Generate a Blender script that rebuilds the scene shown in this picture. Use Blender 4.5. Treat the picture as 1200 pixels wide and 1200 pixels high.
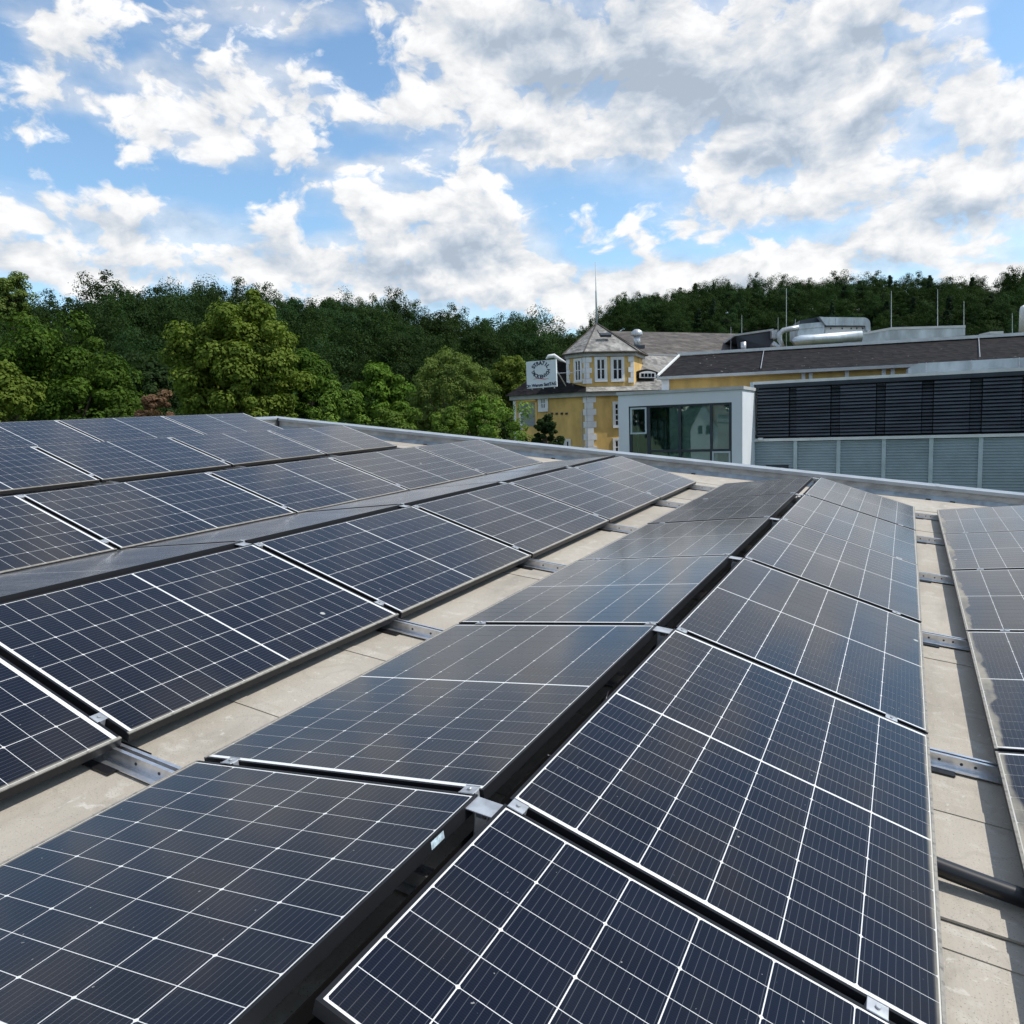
import bpy, bmesh, math, random
import numpy as np
from mathutils import Vector, Matrix
R_ = math.radians
for o in list(bpy.data.objects): bpy.data.objects.remove(o, do_unlink=True)
S = bpy.context.scene
COL = S.collection
random.seed(7)
# ------------------------------------------------------------------ camera
HC = 9.6
PITCH, ROLL, F = -.111, -.033, 903.68 / 1200.0
fw = Vector((0, math.cos(PITCH), math.sin(PITCH)))
r0 = Vector((1, 0, 0)); u0 = r0.cross(fw)
rt = r0 * math.cos(ROLL) + u0 * math.sin(ROLL)
up = -r0 * math.sin(ROLL) + u0 * math.cos(ROLL)
CAM = Vector((0, 0, HC))
cam = bpy.data.objects.new('camera', bpy.data.cameras.new('camera'))
cam.data.sensor_width = 36; cam.data.lens = 36 * F; cam.data.clip_start = .05; cam.data.clip_end = 5000
cam.matrix_world = Matrix(((rt.x, up.x, -fw.x, CAM.x), (rt.y, up.y, -fw.y, CAM.y), (rt.z, up.z, -fw.z, CAM.z), (0, 0, 0, 1)))
COL.objects.link(cam); S.camera = cam
S.view_settings.view_transform = 'Standard'; S.view_settings.look = 'None'
S.view_settings.exposure = 0.22; S.view_settings.gamma = 1
S.render.engine = 'CYCLES'
S.cycles.max_bounces = 6; S.cycles.transparent_max_bounces = 8
S.cycles.sample_clamp_indirect = 6


def ray(px, py):          # reference direction in world for a photo pixel (1200 px frame)
    d = fw * 1.0 + rt * ((px - 600) / 1200 / F) + up * (-(py - 600) / 1200 / F)
    return d


def at(px, py, d):
    r = ray(px, py); return CAM + r * (d / r.y)


# ------------------------------------------------------------------ sun and sky
SUN_AZ, SUN_EL = R_(94), R_(54)       # azimuth clockwise from +Y
sdir = Vector((math.sin(SUN_AZ) * math.cos(SUN_EL), math.cos(SUN_AZ) * math.cos(SUN_EL), math.sin(SUN_EL)))
sun = bpy.data.objects.new('sun', bpy.data.lights.new('sun', 'SUN'))
sun.data.energy = 3.6; sun.data.angle = R_(.53); sun.data.color = (1, .95, .87)
sun.rotation_euler = sdir.to_track_quat('Z', 'Y').to_euler(); COL.objects.link(sun)


class G:
    """tiny node-graph helper"""
    def __init__(s, nt): s.nt = nt
    def n(s, t, **k):
        x = s.nt.nodes.new(t)
        for a, b in k.items(): setattr(x, a, b)
        return x
    def put(s, sock, v):
        if isinstance(v, (int, float)): sock.default_value = v
        elif isinstance(v, (tuple, list)):
            if len(v) == 3 and sock.type == 'RGBA': v = (*v, 1)
            sock.default_value = v
        else: s.nt.links.new(v, sock)
    def m(s, op, a, b=None, c=None, clamp=False):
        x = s.n('ShaderNodeMath', operation=op, use_clamp=clamp); s.put(x.inputs[0], a)
        if b is not None: s.put(x.inputs[1], b)
        if c is not None: s.put(x.inputs[2], c)
        return x.outputs[0]
    def vm(s, op, a, b=None, sc=None):
        x = s.n('ShaderNodeVectorMath', operation=op); s.put(x.inputs[0], a)
        if b is not None: s.put(x.inputs[1], b)
        if sc is not None: s.put(x.inputs['Scale'], sc)
        return x.outputs['Value'] if op in ('LENGTH', 'DOT_PRODUCT') else x.outputs[0]
    def sep(s, v):
        x = s.n('ShaderNodeSeparateXYZ'); s.put(x.inputs[0], v); return x.outputs
    def comb(s, a, b, c):
        x = s.n('ShaderNodeCombineXYZ')
        for i, v in enumerate((a, b, c)): s.put(x.inputs[i], v)
        return x.outputs[0]
    def noise(s, v, sc, det=4, rough=.5, col=False, dist=0):
        x = s.n('ShaderNodeTexNoise')
        if v is not None: s.put(x.inputs['Vector'], v)
        x.inputs['Scale'].default_value = sc; x.inputs['Detail'].default_value = det
        x.inputs['Roughness'].default_value = rough; x.inputs['Distortion'].default_value = dist
        return x.outputs['Color' if col else 'Fac']
    def mr(s, v, a, b, c=0., d=1., smooth=True):
        x = s.n('ShaderNodeMapRange'); x.interpolation_type = 'SMOOTHSTEP' if smooth else 'LINEAR'
        for i, q in enumerate((v, a, b, c, d)): s.put(x.inputs[i], q)
        return x.outputs[0]
    def mix(s, f, a, b, bt='MIX'):
        x = s.n('ShaderNodeMix', data_type='RGBA', blend_type=bt)
        s.put(x.inputs[0], f); s.put(x.inputs[6], a); s.put(x.inputs[7], b); return x.outputs[2]


w = bpy.data.worlds.new('World'); S.world = w; w.use_nodes = True
g = G(w.node_tree); w.node_tree.nodes.clear()
sky = g.n('ShaderNodeTexSky', sky_type='NISHITA'); sky.sun_disc = False
sky.sun_elevation = SUN_EL; sky.sun_rotation = SUN_AZ; sky.altitude = 200; sky.air_density = 1.0; sky.dust_density = .6; sky.ozone_density = 1.0
tc = g.n('ShaderNodeTexCoord').outputs['Generated']
D = g.vm('NORMALIZE', tc); dx, dy, dz = g.sep(D)
az = g.m('ARCTAN2', dx, dy); el = g.m('ARCSINE', dz)


def azel(px, py):
    r = ray(px, py).normalized(); return math.atan2(r.x, r.y), math.asin(r.z)


def blobs(lst, wx, wy):
    acc = None
    for px, py, rx, ry, wt in lst:
        a, e = azel(px, py); a1, _ = azel(px + rx, py); _, e1 = azel(px, py - ry)
        ra, re = max(abs(a1 - a), .01), max(abs(e1 - e), .01)
        u = g.m('MULTIPLY', g.m('SUBTRACT', wx, a), 1 / ra); v = g.m('MULTIPLY', g.m('SUBTRACT', wy, e), 1 / re)
        q = g.m('ADD', g.m('MULTIPLY', u, u), g.m('MULTIPLY', v, v))
        t = g.m('MULTIPLY', g.m('EXPONENT', g.m('MULTIPLY', q, -1.0)), wt)
        acc = t if acc is None else g.m('ADD', acc, t)
    return acc


# warp the layout a little so nothing is round
wn = g.noise(D, 4.5, 5, .6, col=True); wr, wg, wb = g.sep(wn)
wx = g.m('ADD', az, g.m('MULTIPLY', g.m('SUBTRACT', wr, .5), .20))
wy = g.m('ADD', el, g.m('MULTIPLY', g.m('SUBTRACT', wg, .5), .12))
cover = blobs([(30, 85, 70, 16, .7), (10, 20, 45, 36, .7), (330, 5, 70, 22, 1.0), (255, 120, 120, 46, 1.05), (330, 85, 55, 26, .5), (150, 60, 80, 10, .6),
               (420, 185, 80, 12, .7), (560, 40, 120, 60, 1.05), (480, 135, 60, 22, .6), (800, 90, 200, 90, 1.2), (1010, 80, 150, 90, 1.2), (700, 40, 120, 60, .9), (930, 170, 150, 44, .8), (640, 160, 110, 26, .6),
               (1165, 150, 60, 50, .9), (1120, 240, 130, 48, 1.1), (920, 230, 150, 20, .7), (1000, 290, 140, 26, .9),
               (140, 255, 180, 26, .75), (60, 305, 90, 20, .9), (230, 300, 120, 22, .6), (450, 245, 70, 36, .7), (570, 285, 64, 56, 1.25), (400, 310, 130, 26, .8),
               (600, 345, 170, 34, 1.1), (850, 305, 120, 26, 1.0), (760, 335, 90, 24, 1.2), (1150, 315, 90, 22, .9), (460, 335, 120, 22, .9), (20, 325, 80, 20, .9), (210, 325, 60, 14, .7), (980, 318, 120, 14, .7), (380, 212, 60, 8, .5),
               (680, 245, 60, 30, -.6), (130, 190, 120, 20, -.5), (60, 150, 80, 30, -.5), (420, 60, 46, 50, -.5), (250, 205, 70, 14, -.4), (1185, 50, 26, 60, -.9), (1110, 165, 26, 12, -.5), (700, 300, 36, 18, -.6), (400, 155, 40, 14, -.4), (860, 205, 70, 8, -.4), (340, 255, 50, 12, -.4)], wx, wy)
front = g.mr(dy, .2, .6)
back = g.mr(g.noise(D, 3.0, 5, .6), .50, .66, 0, .65)
cover = g.m('ADD', g.m('MULTIPLY', cover, front), g.m('MULTIPLY', back, g.m('SUBTRACT', 1, front)))


def dens(off):
    P = g.vm('ADD', D, off); a, b, c = g.sep(P)
    Q = g.comb(a, b, g.m('MULTIPLY', c, 1.55))
    Qw = g.vm('ADD', Q, g.vm('SCALE', g.vm('SUBTRACT', g.noise(Q, 9, 3, .6, col=True), (.5, .5, .5)), sc=.07))
    n1 = g.noise(Qw, 13.0, 12, .57)
    vs = None
    for sc, wt in ((16., .50), (38., .30), (85., .17)):
        vo = g.n('ShaderNodeTexVoronoi', feature='F1'); vo.inputs['Scale'].default_value = sc
        g.put(vo.inputs['Vector'], Qw); d_ = vo.outputs['Distance']
        t = g.m('MULTIPLY', g.m('SUBTRACT', .42, g.m('MULTIPLY', d_, d_)), wt); vs = t if vs is None else g.m('ADD', vs, t)
    return g.m('ADD', g.m('MULTIPLY', g.m('SUBTRACT', n1, .5), 3.9), vs)


f0 = dens((0, 0, 0)); f1 = dens(tuple(sdir * .012 + Vector((0, 0, .014))))
den = g.m('SUBTRACT', g.m('ADD', g.m('MULTIPLY', cover, .68), f0), .25)
veil = g.mr(g.m('ADD', g.m('MULTIPLY', cover, .8), g.noise(g.comb(dx, dy, g.m('MULTIPLY', dz, 4)), 5, 8, .62)), .40, 1.10)
veil = g.m('MAXIMUM', veil, g.mr(dz, .22, .02, 0, .45))
alpha = g.m('MAXIMUM', g.mr(den, -.18, .34), g.m('MULTIPLY', veil, .55))
relief = g.m('MULTIPLY', g.m('SUBTRACT', f0, f1), 1.1)
thick = g.mr(g.m('ADD', g.m('MULTIPLY', cover, .8), g.m('MULTIPLY', den, .35)), .35, 1.3)
darkf = blobs([(790, 100, 220, 60, .85), (640, 50, 120, 40, .5), (940, 165, 130, 34, .6), (1080, 60, 60, 40, .3), (520, 300, 34, 30, .8), (1080, 255, 110, 22, .45), (570, 320, 50, 24, .4), (850, 320, 80, 16, .3), (330, 305, 150, 24, .3), (130, 285, 120, 12, .3)], wx, wy)
shade = g.m('MULTIPLY', thick, g.m('ADD', .08, darkf), clamp=True)
bright = g.m('SUBTRACT', g.m('ADD', .925, g.m('MULTIPLY', relief, .26)), g.m('MULTIPLY', shade, .33))
bright = g.m('MINIMUM', g.m('MAXIMUM', bright, .58), 1.15)
ccol = g.mix(g.mr(bright, .55, 1.0), (.80, .93, 1.10), (1.0, 1.0, 1.0))
ccol = g.vm('SCALE', ccol, sc=bright)
skyc = g.vm('SCALE', sky.outputs[0], sc=1.0)
bg1 = g.n('ShaderNodeBackground'); g.put(bg1.inputs[0], g.mix(1, skyc, (.97, 1.12, 1.14), 'MULTIPLY')); bg1.inputs[1].default_value = .15
bg2 = g.n('ShaderNodeBackground'); g.put(bg2.inputs[0], ccol); bg2.inputs[1].default_value = .83
mx = g.n('ShaderNodeMixShader'); g.put(mx.inputs[0], g.m('MULTIPLY', alpha, .97)); g.put(mx.inputs[1], bg1.outputs[0]); g.put(mx.inputs[2], bg2.outputs[0])
wo = g.n('ShaderNodeOutputWorld'); g.put(wo.inputs[0], mx.outputs[0])
w.cycles.sampling_method = 'MANUAL'; w.cycles.sample_map_resolution = 512

# ------------------------------------------------------------------ object helpers


def tag(o, label=None, cat=None, group=None, kind=None):
    if label: o['label'] = label
    if cat: o['category'] = cat
    if group: o['group'] = group
    if kind: o['kind'] = kind
    return o


def empty(name, loc=(0, 0, 0), label=None, cat=None, group=None):
    o = bpy.data.objects.new(name, None); COL.objects.link(o); o.location = loc; o.empty_display_size = .2
    return tag(o, label, cat, group)


def link(name, me, m=None, parent=None, loc=None):
    o = bpy.data.objects.new(name, me); COL.objects.link(o)
    if m: me.materials.clear(); me.materials.append(m)
    if parent: o.parent = parent; o.matrix_parent_inverse = parent.matrix_basis.inverted()
    if loc: o.location = loc
    return o


class MB:
    def __init__(s): s.v = []; s.f = []
    def quad(s, *p):
        b = len(s.v); s.v += [tuple(q) for q in p]; s.f.append(tuple(range(b, b + len(p)))); return s
    def box(s, x0, x1, y0, y1, z0, z1, M=None):
        c = [Vector((x, y, z)) for x in (x0, x1) for y in (y0, y1) for z in (z0, z1)]
        if M is not None: c = [M @ q for q in c]
        b = len(s.v); s.v += [tuple(q) for q in c]
        s.f += [tuple(b + i for i in f) for f in ((0, 1, 3, 2), (4, 6, 7, 5), (0, 4, 5, 1), (2, 3, 7, 6), (0, 2, 6, 4), (1, 5, 7, 3))]
        return s
    def prism(s, a, d):       # polygon a (list of Vector) extruded by vector d
        n = len(a); b = len(s.v); d = Vector(d)
        s.v += [tuple(q) for q in a] + [tuple(Vector(q) + d) for q in a]
        s.f.append(tuple(range(b, b + n))); s.f.append(tuple(range(b + 2 * n - 1, b + n - 1, -1)))
        for i in range(n): j = (i + 1) % n; s.f.append((b + i, b + n + i, b + n + j, b + j))
        return s
    def tube(s, pts, rad, n=10, cap=True):
        pts = [Vector(p) for p in pts]; rr = rad if isinstance(rad, (list, tuple)) else [rad] * len(pts)
        b = len(s.v); prev = None
        for i, p in enumerate(pts):
            t = (pts[min(i + 1, len(pts) - 1)] - pts[max(i - 1, 0)]).normalized()
            if prev is None: a = t.orthogonal().normalized()
            else: a = (prev - t * prev.dot(t)).normalized()
            prev = a; c = t.cross(a)
            for k in range(n):
                th = 2 * math.pi * k / n; s.v.append(tuple(p + (a * math.cos(th) + c * math.sin(th)) * rr[i]))
        for i in range(len(pts) - 1):
            for k in range(n):
                k2 = (k + 1) % n; s.f.append((b + i * n + k, b + i * n + k2, b + (i + 1) * n + k2, b + (i + 1) * n + k))
        if cap:
            s.f.append(tuple(b + k for k in range(n - 1, -1, -1))); s.f.append(tuple(b + (len(pts) - 1) * n + k for k in range(n)))
        return s
    def mesh(s, name, smooth=False, bevel=0):
        me = bpy.data.meshes.new(name); me.from_pydata(s.v, [], s.f); me.validate()
        bm = bmesh.new(); bm.from_mesh(me); bmesh.ops.recalc_face_normals(bm, faces=bm.faces)
        if bevel: bmesh.ops.bevel(bm, geom=bm.edges[:], offset=bevel, segments=1, affect='EDGES')
        bm.to_mesh(me); bm.free()
        if smooth:
            for p in me.polygons: p.use_smooth = len(p.vertices) <= 4
        me.update(); return me
    def build(s, name, m, parent=None, smooth=False, bevel=0):
        return link(name, s.mesh(name, smooth, bevel), m, parent)


def mat(name, col, rough=.7, metal=0, var=.15, vs=3.0, bump=0, bs=30, col2=None, stretch=(1, 1, 1), spec=.5, coord='Object', ior=None):
    m = bpy.data.materials.new(name); m.use_nodes = True; h = G(m.node_tree)
    b = m.node_tree.nodes['Principled BSDF']
    v = h.n('ShaderNodeTexCoord').outputs[coord]
    v = h.vm('MULTIPLY', v, stretch)
    n = h.noise(v, vs, 5, .6)
    c2 = col2 or tuple(c * (1 - var * 1.6) for c in col)
    c1 = tuple(min(1, c * (1 + var * .6)) for c in col)
    h.put(b.inputs['Base Color'], h.mix(h.mr(n, .3, .7), c2, c1))
    b.inputs['Roughness'].default_value = rough; b.inputs['Metallic'].default_value = metal
    b.inputs['Specular IOR Level'].default_value = spec
    if bump:
        bp = h.n('ShaderNodeBump'); bp.inputs['Strength'].default_value = bump; bp.inputs['Distance'].default_value = .02
        h.put(bp.inputs['Height'], h.noise(v, bs, 4, .6)); h.put(b.inputs['Normal'], bp.outputs[0])
    return m


def nodes(m): return G(m.node_tree), m.node_tree.nodes['Principled BSDF']


# ------------------------------------------------------------------ materials
M = {}
M['galv'] = mat('galvanised metal', (.52, .54, .56), .42, .6, .2, 12)
M['alu'] = mat('mill aluminium', (.74, .75, .77), .3, .9, .1, 20, stretch=(1, 1, 1))
M['frame'] = mat('black anodised frame', (.035, .036, .040), .3, 0, .2, 30, spec=.6)
M['shading'] = mat('matte black sheet', (.006, .006, .007), .9, 0, .1, 3, spec=.1)
M['cable'] = mat('black rubber conduit', (.012, .012, .014), .35, 0, .1, 20)
M['coping'] = mat('grey coping sheet', (.34, .38, .42), .42, .35, .1, 3)
M['paraface'] = mat('weathered grey parapet', (.36, .37, .37), .85, 0, .2, 5, .3, 60, stretch=(1, 1, 2))
M['cant'] = mat('slate blue base strip', (.30, .35, .39), .7, 0, .2, 6)
M['yellow'] = mat('ochre yellow render', (.68, .45, .155), .9, 0, .16, 1.1, .3, 40, stretch=(1, 1, .45))
M['white'] = mat('white painted stone', (.72, .73, .74), .8, 0, .06, 2)
M['boxwall'] = mat('pale grey render', (.62, .66, .70), .85, 0, .05, .5)
M['soffit'] = mat('grey cornice', (.42, .43, .43), .8, 0, .1, 2)
M['glass_dark'] = mat('dark window glass', (.010, .012, .014), .18, 0, .3, 2, spec=.25)
M['darkmetal'] = mat('anthracite metal', (.035, .045, .058), .45, .3, .15, 2)
M['louvre'] = mat('anthracite louvre blade', (.075, .092, .108), .42, .3, .25, .6, stretch=(1, 1, 6))
M['sheet'] = mat('pale grey profiled sheet', (.30, .37, .41), .5, .2, .1, .7)
M['post'] = mat('pale grey post', (.42, .50, .53), .55, .2, .08, 2)
M['rail_w'] = mat('dull white rail', (.62, .64, .64), .6, .1, .08, 2)
M['shutter'] = mat('grey roller shutter', (.24, .26, .28), .6, .2, .1, 3, stretch=(1, 1, 8))
M['duct'] = mat('zinc duct', (.50, .56, .60), .42, .6, .22, 1.2, stretch=(1, 1, .4))
M['red'] = mat('red sign line', (.45, .08, .09), .6, 0, .05)
M['navy'] = mat('navy lettering', (.02, .025, .06), .6, 0, .05)
M['signw'] = mat('white sign board', (.66, .72, .75), .55, 0, .05, 1)
M['blind'] = mat('grey green roller blind', (.56, .62, .60), .8, 0, .12, 1.2)
M['interior'] = mat('dim green grey interior', (.48, .60, .57), .8, 0, .15, .6)
M['bark'] = mat('grey brown bark', (.10, .075, .05), .95, 0, .3, 6, .5, 20, stretch=(1, 1, .3))
M['grass'] = mat('meadow grass', (.055, .085, .025), .95, 0, .3, .15)
M['forest_floor'] = mat('shaded forest floor', (.018, .028, .012), .95, 0, .3, .1)
M['render_low'] = mat('plain wall render', (.45, .44, .42), .9, 0, .1, 1)
M['sticker'] = mat('white blue sticker', (.55, .68, .75), .5, 0, .3, 60)


def slate(name, c1, c2, sc, rough=.75, spots=None, lichen=.45):
    m = bpy.data.materials.new(name); m.use_nodes = True; h, b = nodes(m)
    v = h.n('ShaderNodeTexCoord').outputs['Object']
    vo = h.n('ShaderNodeTexVoronoi'); vo.inputs['Scale'].default_value = sc; h.put(vo.inputs['Vector'], h.vm('MULTIPLY', v, (1, 1, 1.3)))
    r = h.sep(vo.outputs['Color'])[0]
    c = h.mix(r, c1, c2)
    n = h.noise(v, .9, 6, .65); c = h.mix(h.mr(n, lichen, lichen + .25), c, tuple(x * 1.5 for x in c2))
    if spots:
        n2 = h.noise(v, 3.5, 3, .6); c = h.mix(h.mr(n2, .70, .74), c, spots)
    h.put(b.inputs['Base Color'], c); b.inputs['Roughness'].default_value = rough; b.inputs['Specular IOR Level'].default_value = .12
    bp = h.n('ShaderNodeBump'); bp.inputs['Strength'].default_value = .6; bp.inputs['Distance'].default_value = .05
    h.put(bp.inputs['Height'], vo.outputs['Distance']); h.put(b.inputs['Normal'], bp.outputs[0])
    return m


M['slate_sunlit'] = slate('light weathered slate', (.14, .135, .13), (.27, .262, .245), 4.5)  # slate tone lightened to carry the sun on the lit slopes
M['slate_dark'] = slate('dark slate', (.009, .0085, .010), (.021, .019, .020), 3.6, .85, (.22, .22, .22), .72)
M['slate_brown'] = slate('brown weathered slate', (.060, .053, .048), (.105, .094, .083), 3.0)


def leaf(name, c1, c2, c3=None, trans=.28, vr=(.65, 1.4)):
    m = bpy.data.materials.new(name); m.use_nodes = True; nt = m.node_tree; h, b = nodes(m)
    ge = h.n('ShaderNodeNewGeometry'); oi = h.n('ShaderNodeObjectInfo')
    rnd = ge.outputs['Random Per Island']
    n = h.noise(h.n('ShaderNodeTexCoord').outputs['Object'], .45, 3, .5)
    c = h.mix(h.m('ADD', h.m('MULTIPLY', rnd, .55), h.m('MULTIPLY', h.mr(n, .3, .7), .45)), c1, c2)
    if c3: c = h.mix(h.mr(h.m('ADD', h.m('MULTIPLY', oi.outputs['Random'], .8), h.m('MULTIPLY', rnd, .2)), .45, 1.0), c, c3)
    hs = h.n('ShaderNodeHueSaturation'); h.put(hs.inputs['Color'], c)
    h.put(hs.inputs['Value'], h.mr(oi.outputs['Random'], 0, 1, vr[0], vr[1], False)); c = hs.outputs[0]
    h.put(b.inputs['Base Color'], c); b.inputs['Roughness'].default_value = .75; b.inputs['Specular IOR Level'].default_value = .08
    tr = h.n('ShaderNodeBsdfTranslucent'); h.put(tr.inputs[0], h.mix(1, c, (1.1, 1.3, .5), 'MULTIPLY'))
    mx = h.n('ShaderNodeMixShader'); mx.inputs[0].default_value = trans
    h.put(mx.inputs[1], b.outputs[0]); h.put(mx.inputs[2], tr.outputs[0])
    h.put(nt.nodes['Material Output'].inputs[0], mx.outputs[0])
    return m


L = {}
L['linden'] = leaf('yellow green leaves', (.058, .094, .014), (.17, .22, .038), None, .28, (.9, 1.1))
L['bright'] = leaf('fresh green leaves', (.050, .098, .016), (.135, .20, .036))
L['mid'] = leaf('mid green leaves', (.040, .090, .013), (.12, .20, .028))
L['olive'] = leaf('olive green leaves', (.066, .105, .024), (.16, .205, .055), None, .3, (1.15, 1.2))
L['dark'] = leaf('dark green leaves', (.016, .034, .012), (.035, .06, .018))
L['brown'] = leaf('red brown leaves', (.12, .07, .045), (.22, .14, .09))
L['wood'] = leaf('broadleaf wood', (.014, .034, .011), (.042, .072, .017), (.022, .048, .018))
L['conif'] = leaf('conifer needles', (.012, .026, .014), (.024, .045, .02))

# glazing of the annex
mg = bpy.data.materials.new('annex glazing'); mg.use_nodes = True; h, b = nodes(mg)
tr = h.n('ShaderNodeBsdfTransparent'); tr.inputs[0].default_value = (.80, .90, .87, 1)
gl = h.n('ShaderNodeBsdfGlossy'); gl.inputs['Roughness'].default_value = .01; gl.inputs[0].default_value = (.9, .95, .95, 1)
fr = h.n('ShaderNodeFresnel'); fr.inputs[0].default_value = 1.7
mx = h.n('ShaderNodeMixShader'); h.put(mx.inputs[0], h.m('ADD', fr.outputs[0], .06)); h.put(mx.inputs[1], tr.outputs[0]); h.put(mx.inputs[2], gl.outputs[0])
h.put(mg.node_tree.nodes['Material Output'].inputs[0], mx.outputs[0]); M['glazing'] = mg

# roof membrane
m = bpy.data.materials.new('beige roof membrane'); m.use_nodes = True; h, b = nodes(m); M['membrane'] = m
v = h.n('ShaderNodeTexCoord').outputs['Object']
n1 = h.noise(v, .9, 6, .6); n2 = h.noise(v, 6, 7, .7, dist=.4); n3 = h.noise(h.vm('MULTIPLY', v, (1, .25, 1)), 2.2, 6, .65)
c = h.mix(h.mr(n1, .3, .7), (.335, .30, .25), (.41, .375, .32))
c = h.mix(h.mr(n2, .52, .68, 0, .45), c, (.54, .515, .46))
c = h.mix(h.mr(n3, .5, .72, 0, .6), c, (.20, .185, .16))
wv = h.mr(h.noise(v, 14, 6, .75, dist=1.2), .60, .66, 0, .4)
gr_ = h.mr(h.m('ADD', h.noise(v, 170, 2, .5), h.m('MULTIPLY', n2, .15)), .70, .76, 0, .75); c = h.mix(gr_, c, (.16, .145, .12))
pd = h.m('ABSOLUTE', h.m('SUBTRACT', h.noise(v, 1.6, 3, .5), .52)); c = h.mix(h.mr(pd, .004, .014, .16, 0), c, (.20, .18, .15))
c = h.mix(wv, c, (.62, .60, .55))
h.put(b.inputs['Base Color'], c); b.inputs['Roughness'].default_value = .8
bp = h.n('ShaderNodeBump'); bp.inputs['Strength'].default_value = .35; bp.inputs['Distance'].default_value = .02
h.put(bp.inputs['Height'], h.m('ADD', h.m('MULTIPLY', n3, 2.2), h.m('MULTIPLY', h.noise(v, 45, 5, .7), .25))); h.put(b.inputs['Normal'], bp.outputs[0])

# solar glass (cells and backsheet below the same glass)
W_, LN = 1.134, 1.722


def dirt(h, v, amt):
    x, y, z = h.sep(v)
    # local x = 0 at the ridge, W_ at the valley; dust settles along the lower lip
    e = h.m('SUBTRACT', W_, x)
    nn = h.noise(h.vm('MULTIPLY', v, (1, .35, 1)), 7, 5, .65)
    ny = h.noise(h.comb(0, y, 0), 1.7, 3, .5)
    wd = h.m('ADD', .011 + .004 * amt, h.m('MULTIPLY', h.mr(ny, .38, .72), .006 + .055 * (amt > 1)))
    d = h.mr(h.m('SUBTRACT', wd, e), -.012, .006)
    return h.m('MULTIPLY', d, h.mr(nn, .25, .6, .35, 1.0))


def glassmat(name, cells, amt):
    m = bpy.data.materials.new(name); m.use_nodes = True; h, b = nodes(m)
    v = h.n('ShaderNodeTexCoord').outputs['Object']; x, y, z = h.sep(v)
    oi = h.n('ShaderNodeObjectInfo').outputs['Random']
    if cells:
        vo = h.n('ShaderNodeTexVoronoi'); vo.inputs['Scale'].default_value = 1
        cell = h.n('ShaderNodeTexWhiteNoise', noise_dimensions='3D')
        h.put(cell.inputs['Vector'], h.comb(h.m('FLOOR', h.m('MULTIPLY', x, 1 / .185)), h.m('FLOOR', h.m('MULTIPLY', y, 1 / .0935)), oi))
        cv = cell.outputs['Value']
        base = h.mix(oi, (.0026, .0042, .0105), (.0046, .0046, .0080))
        base = h.mix(h.m('MULTIPLY', cv, .45), base, (.003, .006, .016))
        # busbars: ten bright wires per cell, parallel to the long side
        fx = h.m('FRACT', h.m('MULTIPLY', h.m('SUBTRACT', x, .0142), 10 / .1849))
        bus = h.mr(h.m('ABSOLUTE', h.m('SUBTRACT', fx, .5)), .025, .05, 1, 0)
        base = h.mix(h.m('MULTIPLY', bus, .5), base, (.11, .115, .13))
        fy = h.m('FRACT', h.m('MULTIPLY', y, 1 / .0062))
        fin = h.mr(h.m('ABSOLUTE', h.m('SUBTRACT', fy, .5)), .08, .2, 1, 0)
        base = h.mix(h.m('MULTIPLY', fin, .16), base, (.02, .027, .05))
    else:
        base = h.mix(h.noise(v, 3, 4), (.64, .65, .66), (.72, .73, .72))
    # film of dust and painted grazing sheen, specks and streaks running down slope
    film = h.mr(h.noise(h.vm('ADD', h.vm('MULTIPLY', v, (.6, 1.6, 1)), h.comb(oi, h.m('MULTIPLY', oi, 37.), 0)), 2.2, 5, .6), .3, .75, .0020, .0044)
    ge = h.n('ShaderNodeNewGeometry'); cosv = h.m('MAXIMUM', h.vm('DOT_PRODUCT', ge.outputs['Incoming'], ge.outputs['Normal']), .02)
    film = h.m('SUBTRACT', 1.0, h.m('EXPONENT', h.m('MULTIPLY', h.m('DIVIDE', film, h.m('MULTIPLY', cosv, cosv)), -1.0)))      # thin dust plus grazing sheen painted into the colour, paler with the slant
    base = h.mix(film, base, (.38, .39, .41))
    sp = h.mr(h.noise(h.vm('ADD', v, h.comb(h.m('MULTIPLY', oi, 91.), 0, 0)), 60, 2, .5), .745, .78, 0, .55)
    base = h.mix(sp, base, (.40, .40, .38))
    vd = h.n('ShaderNodeTexVoronoi'); vd.inputs['Scale'].default_value = 1.25; h.put(vd.inputs['Vector'], h.vm('ADD', h.vm('ADD', v, h.comb(h.m('MULTIPLY', oi, 61.), h.m('MULTIPLY', oi, 23.), 0)), h.vm('SCALE', h.noise(v, 70, 2, .5, col=True), sc=.012)))
    base = h.mix(h.mr(vd.outputs['Distance'], .012, .022, .75, 0), base, (.55, .55, .50))
    dd = dirt(h, v, amt)
    base = h.mix(h.m('MULTIPLY', dd, .72), base, (.42, .385, .31))
    h.put(b.inputs['Base Color'], base)
    rg = h.m('ADD', .085, h.m('MULTIPLY', h.noise(v, 1.8, 4), .06)); h.put(b.inputs['Roughness'], h.m('ADD', rg, h.m('MULTIPLY', dd, .5)))
    b.inputs['IOR'].default_value = 1.31; b.inputs['Specular IOR Level'].default_value = .5
    bp = h.n('ShaderNodeBump'); bp.inputs['Strength'].default_value = .03; bp.inputs['Distance'].default_value = .002
    h.put(bp.inputs['Height'], h.noise(v, 160, 2, .5)); h.put(b.inputs['Normal'], bp.outputs[0])
    return m


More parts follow.
